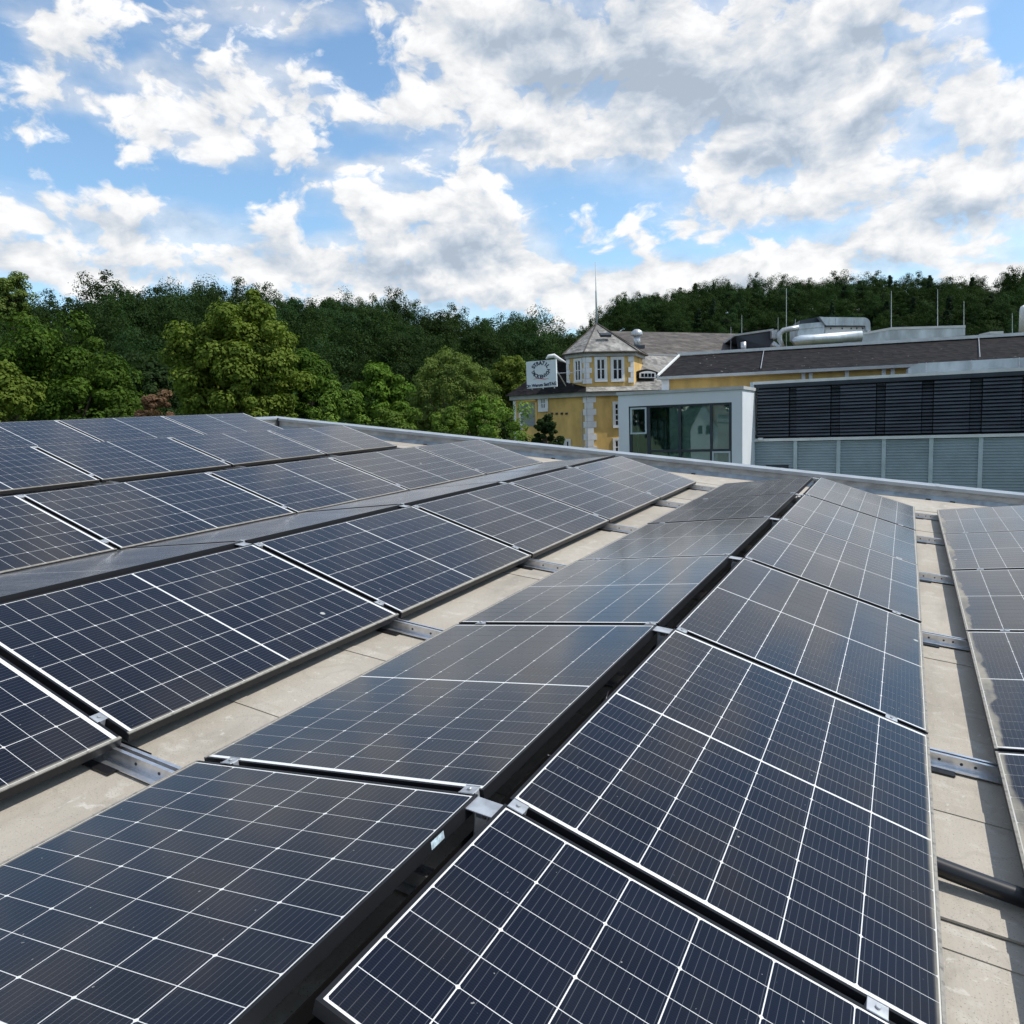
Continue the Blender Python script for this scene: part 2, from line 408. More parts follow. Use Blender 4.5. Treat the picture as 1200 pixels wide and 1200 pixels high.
for a, nm in ((1, ''), (2, ' dusty')):
    M['cells%d' % a] = glassmat('silicon cells under glass' + nm, True, a)
    M['back%d' % a] = glassmat('white backsheet under glass' + nm, False, a)
    mf = bpy.data.materials.new('black anodised frame with dust' + nm); mf.use_nodes = True; h, b = nodes(mf)
    v = h.n('ShaderNodeTexCoord').outputs['Object']; x, y, z = h.sep(v)
    d = h.m('MULTIPLY', h.mr(x, W_ - .016, W_ - .008), h.mr(h.noise(v, 30, 4, .7), .3, .55, .35, .9))
    d = h.m('MULTIPLY', d, h.mr(z, -.004, -.0005, .02, .8))
    h.put(b.inputs['Base Color'], h.mix(d, (.014, .0145, .017), (.36, .34, .30)))
    h.put(b.inputs['Roughness'], h.mr(d, 0, 1, .38, .7)); b.inputs['Specular IOR Level'].default_value = .16; M['frame%d' % a] = mf

# ------------------------------------------------------------------ roof frame (the roof deck slopes a few degrees)
RR = Matrix(((0.88500975, 0.45595148, 0.09415936), (-0.44972694, 0.88953741, -0.08042937), (-0.12043017, 0.02883478, 0.99230294)))
RC = Vector((0.8682975641, -0.00999153591, 1.19204639748))
MR = Matrix.Translation(CAM) @ RR.to_4x4() @ Matrix.Translation(-RC)
TILT, GV, GR, PY, GP = .205588, .177273, .084606, 1.751967, .031129
CT, ST = math.cos(TILT), math.sin(TILT)
PER = 2 * W_ * CT + GR + GV
XO = {1: .06308, 0: 0, -1: -.18744, -2: .01773, -3: -.10444, -4: .1321}
ZO = {1: -.0017, 0: 0, -1: -.0135, -2: .00115, -3: -.0218, -4: -.0016}
YO = {1: 0, 0: 0, -1: -.0196, -2: -.10466, -3: -.12926, -4: -.15687}
ZG = -.335         # deck level in the roof frame


def rp(x, y, z): return MR @ Vector((x, y, z))


def py_line(x): return 12.17 + .083 * (x - .35)      # inner face of the far parapet


bld = empty('office_building', rp(-2, 4, ZG), 'flat roofed building with beige membrane roof and low grey parapet carrying the solar panels', 'building')


def rprism(mb, pts, z0, z1): mb.prism([rp(x, y, z0) for x, y in pts], rp(0, 0, z1) - rp(0, 0, z0))


XL, XR, YN = -9.88, 9.0, -4.5
mb = MB(); rprism(mb, [(XL, YN), (XR, YN), (XR, py_line(XR)), (XL, py_line(XL))], ZG - .3, ZG)
deck = mb.build('roof_deck', M['membrane'], bld)
deck.data.transform(MR.inverted()); deck.matrix_parent_inverse = Matrix.Translation(bld.location).inverted() @ MR   # keep texture in roof frame
mb = MB()      # parapet body: far wall and left wall
rprism(mb, [(XL, py_line(XL)), (XR, py_line(XR)), (XR, py_line(XR) + .26), (XL - .26, py_line(XL - .26) + .26), (XL - .26, YN), (XL, YN)], ZG - .3, -.165)
mb.build('parapet', M['paraface'], bld)
mb = MB()
for a0, a1, zz0, zz1 in ((-.035, .30, -.162, -.138),):
    rprism(mb, [(XL + .035, py_line(XL) + a0), (XR, py_line(XR) + a0), (XR, py_line(XR) + a1), (XL - .30, py_line(XL) + a1), (XL - .30, YN), (XL + .035, YN)], zz0, zz1)
    rprism(mb, [(XL + .032, py_line(XL) + a0), (XR, py_line(XR) + a0), (XR, py_line(XR) + a0 + .003), (XL + .032, py_line(XL) + a0 + .003)], -.185, -.162)
cp = mb.build('coping', M['coping'], bld)
for i in range(9):
    x = XL + .8 + i * 2.1; y = py_line(x); mb = MB()
    a = rp(x, y - .04, -.1365); mb.prism([rp(x, y - .038, -.1375), rp(x + .05, y - .036, -.1375), rp(x + .05, y + .30, -.1375), rp(x, y + .30, -.1375)], rp(0, 0, .003) - rp(0, 0, 0))
    mb.build('coping_joint', M['coping'], bld)
mb = MB()      # upstand base strip
c0, c1 = (XL, XR)
for (x0, x1) in ((XL + .002, XR),):
    a = [rp(x0, py_line(x0) - .075, ZG + .002), rp(x1, py_line(x1) - .075, ZG + .002), rp(x1, py_line(x1) - .002, ZG + .06), rp(x0, py_line(x0) - .002, ZG + .06)]
    mb.quad(*a)
mb.build('base_flashing', M['cant'], bld)
for x in (-6.6, -4.2, -1.9, -.3, .55, 1.35, 1.65, 2.9):
    mb = MB(); y = py_line(x) - .085; mb.box(-.03, .03, -.012, .012, 0, .02, Matrix.Translation(rp(x, y, ZG)) @ RR.to_4x4()); mb.build('fixing_plate', M['darkmetal'], bld)
mb = MB()
xx = XL + .03
mb.prism([rp(xx, py_line(XL) - .04, ZG), rp(xx + .03, py_line(XL) - .04, ZG), rp(xx + .03, py_line(XL) - .01, ZG), rp(xx, py_line(XL) - .01, ZG)], rp(0, 0, -.13) - rp(0, 0, ZG))
mb.build('corner_joint', M['darkmetal'], bld)
mb = MB()      # outer walls down to the ground
for (a, b_) in (((XL - .24, YN), (XL - .24, py_line(XL) + .22)), ((XL - .24, py_line(XL) + .22), (XR, py_line(XR) + .22)), ((XR, py_line(XR) + .22), (XR, YN)), ((XR, YN), (XL - .24, YN))):
    A = rp(a[0], a[1], ZG - .15); B = rp(b_[0], b_[1], ZG - .15); mb.quad(A, B, Vector((B.x, B.y, -.5)), Vector((A.x, A.y, -.5)))
mb.build('outer_wall', M['render_low'], bld)
# welded membrane seams: thin laps
mb = MB()
for y in (-.35, 2.27, 3.05, 4.9, 7.2, 9.4, 11.0):
    M4 = MR @ Matrix.Translation((0, y, ZG)) @ Matrix.Rotation(R_(random.uniform(-1, 1)), 4, 'Z')
    mb.box(XL + .1, XR - .1, 0, .07, .0005, .004, M4)
sm = mb.build('membrane_seam', M['membrane'], bld)
mb = MB()
for x in (1.18, -1.30, -3.85): pass

# ------------------------------------------------------------------ solar panel prototype


def cellmesh(nrow_lo, nrow_hi, y_start, name):
    """half cells: 6 across, nrow per half with a wider centre gap"""
    v = []; f = []
    cw, ch, gx, gy, mid, ch_ = .1817, .0900, .0031, .0024, .011, .008
    x0 = (W_ - 6 * cw - 5 * gx) / 2
    y = y_start
    for half, nr in ((0, nrow_lo), (1, nrow_hi)):
        for r in range(nr):
            for cidx in range(6):
                xa = x0 + cidx * (cw + gx); xb = xa + cw; ya, yb = y, y + ch; c = ch_ * .55
                # cut corners on alternate sides as real half cells have
                if r % 2 == 0: P = [(xa, yb), (xa, ya + c), (xa + c, ya), (xb - c, ya), (xb, ya + c), (xb, yb)]
                else: P = [(xa, ya), (xb, ya), (xb, yb - c), (xb - c, yb), (xa + c, yb), (xa, yb - c)]
                b0 = len(v); v += [(p[0], p[1], .0006) for p in P]; f.append(tuple(range(b0, b0 + 6)))
            y += ch + gy
        if half == 0 and nrow_lo: y += mid - gy
    me = bpy.data.meshes.new(name); me.from_pydata(v, [], f)
    bm = bmesh.new(); bm.from_mesh(me); bmesh.ops.recalc_face_normals(bm, faces=bm.faces)
    for q in bm.faces:
        if q.normal.z < 0: q.normal_flip()
    bm.to_mesh(me); bm.free(); return me


def panel_meshes(ln, lo, hi, tagn, a):
    # y from 0 (near) to ln (far)
    total = (lo + hi) * .0900 + (lo + hi - 1) * .0024 + (.012 if lo and hi else 0)
    ys = (ln - total) / 2
    cm = cellmesh(lo, hi, ys, 'solar_cells'); cm.materials.append(M['cells%d' % a])
    mb = MB(); mb.quad((.009, .009, 0), (W_ - .009, .009, 0), (W_ - .009, ln - .009, 0), (.009, ln - .009, 0)); bk = mb.mesh('backsheet')
    if bk.polygons[0].normal.z < 0: bk.flip_normals()
    bk.materials.append(M['back%d' % a])
    mb = MB(); fwid, ht = .0095, .035
    mb.box(0, fwid, 0, ln, -ht, .0018); mb.box(W_ - fwid, W_, 0, ln, -ht, .0018)
    mb.box(fwid, W_ - fwid, 0, fwid, -ht, .0016); mb.box(fwid, W_ - fwid, ln - fwid, ln, -ht, .0016)
    mb.box(.001, .028, .001, ln - .001, -ht - .0015, -ht); mb.box(W_ - .028, W_ - .001, .001, ln - .001, -ht - .0015, -ht)
    mb.box(.012, W_ - .012, .012, ln - .012, -.006, -.004)      # underside laminate
    fm = mb.mesh('panel_frame'); fm.materials.append(M['frame%d' % a])
    mb = MB()
    for yy in (ln * .5 - .05, ln * .5 + .25): mb.box(.5, .56, yy - .03, yy + .03, -.025, -.0065)
    jb = mb.mesh('junction_box'); jb.materials.append(M['cable'])
    return fm, bk, cm


PM = {'std': panel_meshes(LN, 9, 9, 'std', 1), 'dusty': panel_meshes(LN, 9, 9, 'dusty', 2)}
PROTO = {}


def slopeM(t, s, y):
    x0 = t * PER + XO[t]; z0 = ZO[t]
    A = MR @ Matrix.Translation((x0 + s * GR / 2, y, z0))
    if s > 0: return A @ Matrix.Rotation(TILT, 4, 'Y')
    return A @ Matrix.Translation((0, 0, 0)) @ Matrix.Rotation(math.pi, 4, 'Z') @ Matrix.Rotation(TILT, 4, 'Y')


ORD = ['nearest the far parapet', 'second from the far parapet', 'third from the far parapet', 'fourth from the far parapet', 'fifth from the far parapet', 'sixth from the far parapet']
ROW = {('A'): (1, -1, 'in the dusty row at the right edge'), 'B': (0, 1, 'in the row right of the central ridge'), 'C': (0, -1, 'in the row left of the central ridge'),
       'D': (-1, 1, 'in the row beyond the left walkway'), 'E': (-1, -1, 'in the edge-on pale grey row'), 'F': (-2, 1, 'in the row behind the edge-on grey row'),
       'H': (-3, 1, 'in the second row from the back'), 'J': (-4, 1, 'in the rearmost row under the trees')}
SPAN = {'A': (1, 5), 'B': (0, 5), 'C': (0, 5), 'D': (0, 5), 'E': (1, 5), 'F': (1, 5), 'H': (2, 5), 'J': (3, 5)}
for rn in 'BCDEFHJA':
    t, s, ph = ROW[rn]; k0, k1 = SPAN[rn]
    for k in range(k0, k1 + 1):
        kind = 'dusty' if rn == 'A' else 'std'
        y_near = k * PY + GP / 2 + YO[t]; ln = LN
        parts = PM[kind]
        if rn == 'B' and k == 0: y_near = .966; ln = (PY - GP / 2) - y_near; parts = panel_meshes(ln, 0, 8, 'short', 1)
        if rn == 'C' and k == 0: y_near = .69; ln = (PY - GP / 2) - y_near; parts = panel_meshes(ln, 0, 11, 'short', 1)
        M4 = slopeM(t, s, y_near) if s > 0 else slopeM(t, s, y_near + ln)
        M4 = M4 @ Matrix.Rotation(R_(random.uniform(-.12, .12)), 4, 'X') @ Matrix.Rotation(R_(random.uniform(-.12, .12)), 4, 'Y')
        e = bpy.data.objects.new('solar_panel', None); COL.objects.link(e); e.matrix_world = M4; e.empty_display_size = .1
        tag(e, 'solar panel %s, %s' % (ORD[5 - k], ph), 'solar panel', 'solar panels in rows across the roof')
        for me in parts:
            o = bpy.data.objects.new(me.name.split('.')[0], me); COL.objects.link(o); o.parent = e
        if rn == 'C' and k == 0:
            mb = MB(); yy = .185; mb.quad((-.0012, yy, -.006), (-.0012, yy + .06, -.006), (-.0012, yy + .06, -.027), (-.0012, yy, -.027))
            st = mb.mesh('label_sticker'); st.materials.append(M['sticker']); o = bpy.data.objects.new('label_sticker', st); COL.objects.link(o); o.parent = e

# clamps between neighbouring panels, near the valley edge and at the ridge
mb = MB(); mb.box(-.024, .024, -.023, .023, .0025, .0050); mb.box(-.024, .024, -.012, .012, -.03, .0025); mb.tube([(0, 0, .0055), (0, 0, .0105)], .0065, 8)
mb.box(-.024, .024, -.0231, -.020, .005, .0068); mb.box(-.024, .024, .020, .0231, .005, .0068)
clamp_me = mb.mesh('panel_clamp', bevel=.0008); clamp_me.materials.append(M['galv'])
nclamp = {'B': [1, 2, 3, 4, 5], 'C': [1, 2, 3, 4, 5], 'D': [1, 2, 3, 4, 5], 'E': [2, 3, 4, 5], 'F': [2, 3, 4, 5], 'H': [3, 4, 5], 'J': [4, 5], 'A': [2, 3, 4, 5]}
PAIR = {5: 'the two panels nearest the parapet', 4: 'second and third panels from the parapet', 3: 'third and fourth panels from the parapet', 2: 'fourth and fifth panels from the parapet', 1: 'fifth and sixth panels from the parapet'}
SHORT = {'A': 'dusty right edge row', 'B': 'row right of central ridge', 'C': 'row left of central ridge', 'D': 'row beyond left walkway', 'E': 'edge-on grey row', 'F': 'row behind edge-on row', 'H': 'second row from back', 'J': 'rearmost row'}
for rn, ks in nclamp.items():
    t, s, ph = ROW[rn]
    for k in ks:
        for where, xx in (('ridge end', .035), ('valley end', W_ - .15 if rn != 'A' else W_ - .2)):
            if rn == 'J' and where == 'valley end': continue
            if rn == 'E' and where == 'valley end': continue
            o = bpy.data.objects.new('panel_clamp', clamp_me); COL.objects.link(o)
            o.matrix_world = slopeM(t, s, k * PY + YO[t]) @ Matrix.Translation((xx, 0, 0))
            tag(o, '%s clamp, %s, %s' % (where, SHORT[rn], PAIR[k]), 'clamp', 'silver clamps between solar panels')

# mounting rails running across the rows at every joint
RK = {1: (.0, 'fifth and sixth'), 2: (.0, 'fourth and fifth'), 3: (0, 'third and fourth'), 4: (0, 'second and third'), 5: (0, 'first and second'), 6: (0, '')}
for k in range(1, 7):
    e = empty('mounting_rail', (0, 0, 0))
    y = k * PY - (.045 if k < 6 else .16); M4 = MR @ Matrix.Translation((0, y, ZG + .004))
    e.matrix_world = M4
    lab = 'aluminium rail crossing both walkways between %s panels from the parapet' % RK[k][1] if k < 6 else 'long aluminium rail crossing both walkways at the panel ends by the parapet'
    tag(e, lab, 'rail', 'aluminium rails crossing the walkways')
    x0, x1 = -9.2, 3.2
    mb = MB(); mb.box(x0, x1, -.028, .028, .006, .010); mb.box(x0, x1, -.022, -.019, .010, .052); mb.box(x0, x1, .019, .022, .010, .052)
    mb.box(x0, x1, -.022, -.008, .052, .055); mb.box(x0, x1, .008, .022, .052, .055); mb.box(x0, x1, -.055, -.028, .006, .009)
    mb.box(x0, x1, .028, .055, .006, .009)
    o = mb.mesh('rail_profile'); o.materials.append(M['alu']); o = bpy.data.objects.new('rail_profile', o); COL.objects.link(o); o.parent = e
    mb = MB()
    for xh in (1.2, 1.28, 1.33, 1.42, -1.28, -1.40): mb.tube([(xh, -.0235, .032), (xh, -.0215, .032)], .006, 10)
    o = mb.mesh('bolt'); o.materials.append(M['darkmetal']); o = bpy.data.objects.new('bolt', o); COL.objects.link(o); o.parent = e
    for x in (-1.62, 1.10):
        mb = MB(); mb.box(x - .16, x + .16, -.09, .09, 0, .0055); o = mb.mesh('rubber_pad'); o.materials.append(M['cable']); o = bpy.data.objects.new('rubber_pad', o); COL.objects.link(o); o.parent = e

# ridge brackets: plate over the gap on a post standing on the rail
mb = MB(); mb.box(-.045, .045, -.035, .035, -.008, -.004); pl = mb.mesh('top_plate', bevel=.0008); pl.materials.append(M['galv'])
mb = MB(); mb.box(-.02, -.017, -.02, .02, ZG + .06, -.008); mb.box(.017, .02, -.02, .02, ZG + .06, -.008); mb.box(-.02, .02, -.02, -.017, ZG + .06, -.03)
ps = mb.mesh('post'); ps.materials.append(M['galv'])
BR = {0: ('central ridge', [1, 2, 3, 4, 5, 6]), -1: ('second ridge', [2, 3, 4, 5])}
ORB = {6: 'at the parapet end', 5: 'second from the parapet', 4: 'third from the parapet', 3: 'fourth from the parapet', 2: 'fifth from the parapet', 1: 'nearest the camera'}
for t, (nm, ks) in BR.items():
    for k in ks:
        e = empty('ridge_bracket'); y = k * PY + YO[t] - (.05 if k < 6 else .12)
        e.matrix_world = MR @ Matrix.Translation((t * PER + XO[t], y, ZO[t] - .0))
        tag(e, 'silver bracket in the gap of the %s, %s' % (nm, ORB[k]), 'bracket', 'silver brackets in the ridge gaps')
        for me in (pl, ps): o = bpy.data.objects.new(me.name, me); COL.objects.link(o); o.parent = e

# black sheet added in each ridge gap, standing in for its shade
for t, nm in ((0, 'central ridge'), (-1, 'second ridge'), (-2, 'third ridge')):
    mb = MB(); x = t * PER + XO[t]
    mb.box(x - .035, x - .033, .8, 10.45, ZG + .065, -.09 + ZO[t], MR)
    o = mb.build('shading_sheet', M['shading']); tag(o, 'added black sheet standing in for the shade under the %s' % nm, 'guard sheet', 'black guard sheets under the ridges')

mb = MB(); mb.box(.0, 1.1, .80, .93, -.075, -.070, MR @ Matrix.Rotation(TILT, 4, 'Y')); mb.box(.0, 1.1, .80, .804, -.11, -.070, MR @ Matrix.Rotation(TILT, 4, 'Y'))
o = mb.build('end_bracket', M['galv']); tag(o, 'silver bracket plate under the cut corner of the panel nearest the camera', 'bracket')
# black conduit and a loose cable across the right walkway
pts = []
for i in range(25):
    u = i / 24; x = .85 + u * 1.2; y = 2.60 - .16 * u + .14 * u * u; z = ZG + .036 + .12 * (abs(u - .55) ** 1.6)
    pts.append(rp(x, y + .015 * math.sin(u * 4), z))
o = MB().tube(pts, .029, 16).build('conduit', M['cable'], None, True); tag(o, 'thick black conduit lying across the right walkway near the camera', 'conduit')
mb = MB(); mb.box(.9, 1.95, 2.385, 2.47, ZG + .004, ZG + .012, MR); o = mb.build('membrane_strip', M['membrane']); tag(o, 'loose strip of beige roofing under the black conduit on the right walkway', 'roofing strip')
pts = [rp(.2 + .02 * i, 2.3 + .35 * math.sin(i / 12), -.10 - .10 * math.sin(i / 13 * math.pi)) for i in range(0, 1)]
pts = [rp(-.012 + .01 * math.sin(i * .5), 2.15 + i * .03, -.06 - .10 * math.sin(i / 20 * math.pi)) for i in range(21)]
o = MB().tube(pts, .004, 6).build('cable', M['cable'], None, True); tag(o, 'thin black cable hanging in the central ridge gap', 'cable')

# ------------------------------------------------------------------ terrain (one sheet to the horizon)
SKY_L = [(-300, 300), (-100, 318), (0, 330), (50, 338), (100, 334), (200, 327), (300, 330), (350, 337), (400, 339), (450, 347), (500, 352), (550, 360), (600, 362), (640, 364), (670, 374), (700, 388), (760, 420), (850, 450), (1000, 470)]
SKY_R = [(560, 420), (620, 400), (685, 376), (720, 349), (760, 335), (800, 330), (850, 326), (900, 323), (950, 319), (1000, 318), (1100, 316), (1200, 312), (1400, 318), (1600, 330)]


def prof(lst, d, tree):
    a = []; hh = []
    for px, py in lst:
        r = ray(px, py); a.append(math.atan2(r.x, r.y)); n = math.hypot(r.x, r.y); hh.append(HC + r.z / n * d - tree)
    return np.array(a), np.array(hh)


DL, DR = 215., 400.
aL, hL = prof(SKY_L, DL, 17); aR, hR = prof(SKY_R, DR, 18.)


def ss(x, a, b): t = np.clip((x - a) / (b - a), 0, 1); return t * t * (3 - 2 * t)


def ground(x, y):
    d = np.hypot(x, y); a = np.arctan2(x, y)
    ZL = np.interp(a, aL, hL) * ss(a, -1.2, -.75) ; ZR = np.interp(a, aR, hR) * (1 - ss(a, .8, 1.3))
    l = ZL * ss(d, 85, DL) * (1 - .55 * ss(d, DL, DL + 260))
    r = ZR * ss(d, 215, DR) * (1 - .4 * ss(d, DR, DR + 500))
    z = np.maximum(l, r)
    z = np.where(np.abs(a) > 1.3, 0, z)
    return np.maximum(z, 0) + 0.6 * np.sin(x * .021) * np.cos(y * .017) * ss(d, 60, 200)


rad = np.concatenate([[0], np.linspace(15, 560, 90), np.geomspace(600, 4500, 24)])
NA = 240; ang = np.linspace(-math.pi, math.pi, NA, endpoint=False)
v = []; f = []
for r_ in rad:
    xs = r_ * np.sin(ang); ys = r_ * np.cos(ang); zs = ground(xs, ys); v += list(zip(xs.tolist(), ys.tolist(), zs.tolist()))
for i in range(len(rad) - 1):
    for k in range(NA): k2 = (k + 1) % NA; f.append((i * NA + k, i * NA + k2, (i + 1) * NA + k2, (i + 1) * NA + k))
me = bpy.data.meshes.new('ground'); me.from_pydata(v, [], f)
for p in me.polygons: p.use_smooth = True
gm = mat('meadow and forest floor', (.055, .085, .025), .95, 0, .3, .15)
h, b = nodes(gm); geo_ = h.n('ShaderNodeNewGeometry'); zz = h.sep(geo_.outputs['Position'])[2]
old = b.inputs['Base Color'].links[0].from_socket
h.put(b.inputs['Base Color'], h.mix(h.mr(zz, 1, 6), old, (.016, .026, .012)))
o = link('ground', me, gm); tag(o, 'grassy ground rising into two hills', None, None, 'structure')

# ------------------------------------------------------------------ foliage
rng = np.random.default_rng(11)


def leaf_cloud(cent, crad, per, size, squash=.8, bias=.6, flat=.5):
    """leaf quads scattered in shells around clump centres"""
    n = len(cent); N = n * per
    dirs = rng.normal(size=(N, 3)); dirs /= np.linalg.norm(dirs, axis=1)[:, None]
    dirs[:, 2] = np.where(rng.random(N) < .35, np.abs(dirs[:, 2]), dirs[:, 2])
    rr = rng.random(N) ** .25
    rr = np.where(rng.random(N) < .05, rr * rng.uniform(1.05, 1.35, N), rr)
    C0 = np.repeat(cent, per, 0); Rr = np.repeat(crad, per)
    P = C0 + dirs * (rr * Rr)[:, None] * np.array([1, 1, squash])
    nrm = dirs * 1.5 + rng.normal(size=(N, 3)) * .42 + np.array([0, 0, flat]); nrm /= np.linalg.norm(nrm, axis=1)[:, None]
    t = np.cross(nrm, rng.normal(size=(N, 3))); t /= np.linalg.norm(t, axis=1)[:, None]; bt = np.cross(nrm, t)
    sz = size * rng.uniform(.6, 1.3, N)[:, None]
    V = np.stack([P - t * sz * .5, P - bt * sz * .32 + nrm * sz * .08, P + t * sz * .5, P + bt * sz * .32 + nrm * sz * .08], 1).reshape(-1, 3)
    return V


def mesh_quads(name, V, extra=None):
    me = bpy.data.meshes.new(name); n = len(V); nf = n // 4
    ev, ef = extra if extra else (np.zeros((0, 3)), np.zeros((0, 4), int))
    VV = np.vstack([V, ev]); me.vertices.add(len(VV)); me.vertices.foreach_set('co', VV.astype(np.float32).ravel())
    idx = np.concatenate([np.arange(n), (ef + n).ravel()]).astype(np.int32)
    tot = nf + len(ef); me.loops.add(tot * 4); me.loops.foreach_set('vertex_index', idx)
    me.polygons.add(tot); me.polygons.foreach_set('loop_start', np.arange(0, tot * 4, 4, dtype=np.int32)); me.update(calc_edges=True)
    return me


def crown(name, rx, ry, rz, nclump, per, size, crs=.22, seed=0, shape='round', gap=.0):
    """crown centred at origin base z=0 .. 2rz"""
    r = np.random.default_rng(seed)
    d = r.normal(size=(nclump, 3)); d /= np.linalg.norm(d, axis=1)[:, None]
    lob = r.normal(size=(7, 3)); lob /= np.linalg.norm(lob, axis=1)[:, None]
    k = 1 + .26 * np.max(d @ lob.T, 1) ** 3 - .16 + .13 * r.normal(size=nclump)
    if shape == 'dome': k = 1 + .03 * r.normal(size=nclump) + .05 * np.max(d @ lob.T, 1) ** 3
    rr = (.50 + .42 * r.random(nclump) ** .5) * k
    if shape == 'dome': rr = (.62 + .30 * r.random(nclump) ** .4) * k
    P = d * rr[:, None] * np.array([rx, ry, rz])
    if shape == 'cone':
        tz = r.random(nclump) ** .8; a = r.random(nclump) * 6.283; q = (1 - tz) * (.55 + .45 * r.random(nclump)) + .03
        P = np.stack([np.cos(a) * q * rx, np.sin(a) * q * ry, (tz * 2 - 1) * rz], 1)
    if shape == 'oval': P[:, :2] *= (1.0 - .16 * (1 - P[:, 2:3] / rz) * (P[:, 2:3] < 0))
    if shape == 'egg': P[:, :2] *= (1.08 - .38 * (P[:, 2:3] / rz)); 
    P[:, 2] += rz
    cr = (rx + ry + rz) / 3 * crs * r.uniform(.5, 1.55, nclump)
    V = leaf_cloud(P, cr, per, size, flat=.9 if shape == 'cone' else .5)
    return V


def tree(px, pbase, ptop, pxw, d, lf, label, nclump=110, per=190, size=.34, name='tree', shape='round', cat='tree', seed=1, group=None, zbase=None, trunk_frac=.18, crs=.22, barkr=.025):
    top = at(px, ptop, d); x, y = top.x, top.y; z0 = float(ground(x, y)); H = top.z - z0
    rx = pxw / 1200 / F * d / 2
    rz = min(H * (1 - trunk_frac) / 2, rx * 1.35); trunk_frac = 1 - 2 * rz / H
    e = empty(name, (x, y, z0), label, cat, group)
    V = crown(name, rx, rx * .95, rz * 1.02, nclump, per, size, crs, seed, shape) + np.array([x, y, z0 + H * trunk_frac - .02 * rz])
    o = link('crown', mesh_quads('crown', V), L[lf], e)
    r = random.Random(seed); mb = MB(); tr_ = H * barkr
    base = Vector((x, y, z0)); th = H * trunk_frac + rz * .9
    pt = [base + Vector((r.uniform(-.2, .2) * i * .3, r.uniform(-.2, .2) * i * .3, th * i / 4)) for i in range(5)]
    mb.tube(pt, [tr_ * 1.25, tr_, tr_ * .85, tr_ * .7, tr_ * .5], 9)
    for i in range(9):
        a = r.uniform(0, 6.28); st = base + (pt[2] - base) + (pt[4] - pt[2]) * (i / 10); q = rx * r.uniform(.45, .75)
        en = st + Vector((math.cos(a) * q, math.sin(a) * q, rz * r.uniform(.25, .8))); md = (st + en) / 2 + Vector((0, 0, -.12 * q))
        mb.tube([st, md, en], [tr_ * .42, tr_ * .26, tr_ * .08], 6)
    mb.build('trunk', M['bark'], e)
    return e


tree(268, 500, 347, 134, 56, 'linden', 'large yellow green linden tree with a broad crown left of centre', 230, 250, .28, 'linden_tree', seed=31, trunk_frac=.12, crs=.17)
tree(62, 500, 366, 165, 72, 'mid', 'tall dark to mid green broadleaf tree at the left behind the panels', 200, 240, .36, 'broadleaf_tree', seed=5, trunk_frac=.12, crs=.19)
tree(-2, 500, 425, 75, 50, 'linden', 'small yellow green tree cut by the left edge of the photo', 70, 220, .26, 'broadleaf_tree', seed=6)
tree(142, 500, 463, 34, 52, 'bright', 'small light green bush below the tall left tree', 30, 200, .2, 'bush', cat='bush', seed=7, trunk_frac=.05)
tree(183, 500, 460, 52, 60, 'brown', 'reddish brown leafed bush between the green trees', 45, 220, .2, 'bush', cat='bush', seed=8, trunk_frac=.05)
tree(358, 500, 404, 74, 62, 'mid', 'mid green tree just right of the large linden', 110, 210, .28, 'broadleaf_tree', seed=9, shape='egg', trunk_frac=.1, crs=.2)
tree(392, 505, 452, 62, 54, 'bright', 'lower pale green tree in front of the taller mid green tree', 60, 200, .22, 'broadleaf_tree', seed=10, trunk_frac=.08)
tree(440, 505, 426, 66, 66, 'mid', 'mid green tree with upright shoots in the centre left', 90, 200, .28, 'broadleaf_tree', seed=12, shape='egg', trunk_frac=.1)
tree(462, 510, 470, 60, 55, 'bright', 'light green shrub in front of the upright mid green tree', 50, 200, .2, 'bush', cat='bush', seed=13, trunk_frac=.05)
tree(528, 505, 412, 108, 78, 'olive', 'round dense olive green tree with smooth dome crown in the centre', 420, 190, .20, 'dome_tree', seed=14, trunk_frac=.08, crs=.115, shape='dome')
tree(597, 505, 416, 46, 84, 'linden', 'narrow yellow green tree beside the white sign board', 80, 220, .28, 'broadleaf_tree', seed=15, trunk_frac=.08)
tree(522, 515, 481, 56, 50, 'bright', 'bright green bush behind the parapet below the dome tree', 60, 200, .17, 'bush', cat='bush', seed=16, trunk_frac=.04)
tree(560, 515, 468, 40, 60, 'mid', 'mid green bush under the right side of the dome tree', 45, 200, .2, 'bush', cat='bush', seed=17, trunk_frac=.04)
tree(592, 520, 483, 88, 40, 'bright', 'broad bright green hedge-like bush left of the yellow house', 100, 210, .15, 'bush', cat='bush', seed=18, trunk_frac=.03)
tree(640, 522, 487, 32, 39, 'dark', 'dark green shrub growing against the yellow wall', 55, 190, .13, 'bush', cat='bush', seed=19, shape='egg', trunk_frac=.03)
tree(8, 400, 318, 44, 150, 'olive', 'round crowned tree standing out on the skyline at the left edge', 120, 150, .42, 'broadleaf_tree', seed=20, trunk_frac=.1)
tree(118, 500, 425, 60, 84, 'dark', 'dark green tree in the gap left of the brown bush', 70, 180, .36, 'broadleaf_tree', seed=21, trunk_frac=.1)
tree(172, 500, 415, 70, 92, 'dark', 'dark green tree behind the reddish brown bush', 80, 180, .38, 'broadleaf_tree', seed=22, trunk_frac=.1)
tree(935, 400, 372, 30, 190, 'bright', 'bright green treetop peeking above the brown slate roof', 40, 120, .6, 'broadleaf_tree', seed=23, trunk_frac=.1) if False else None

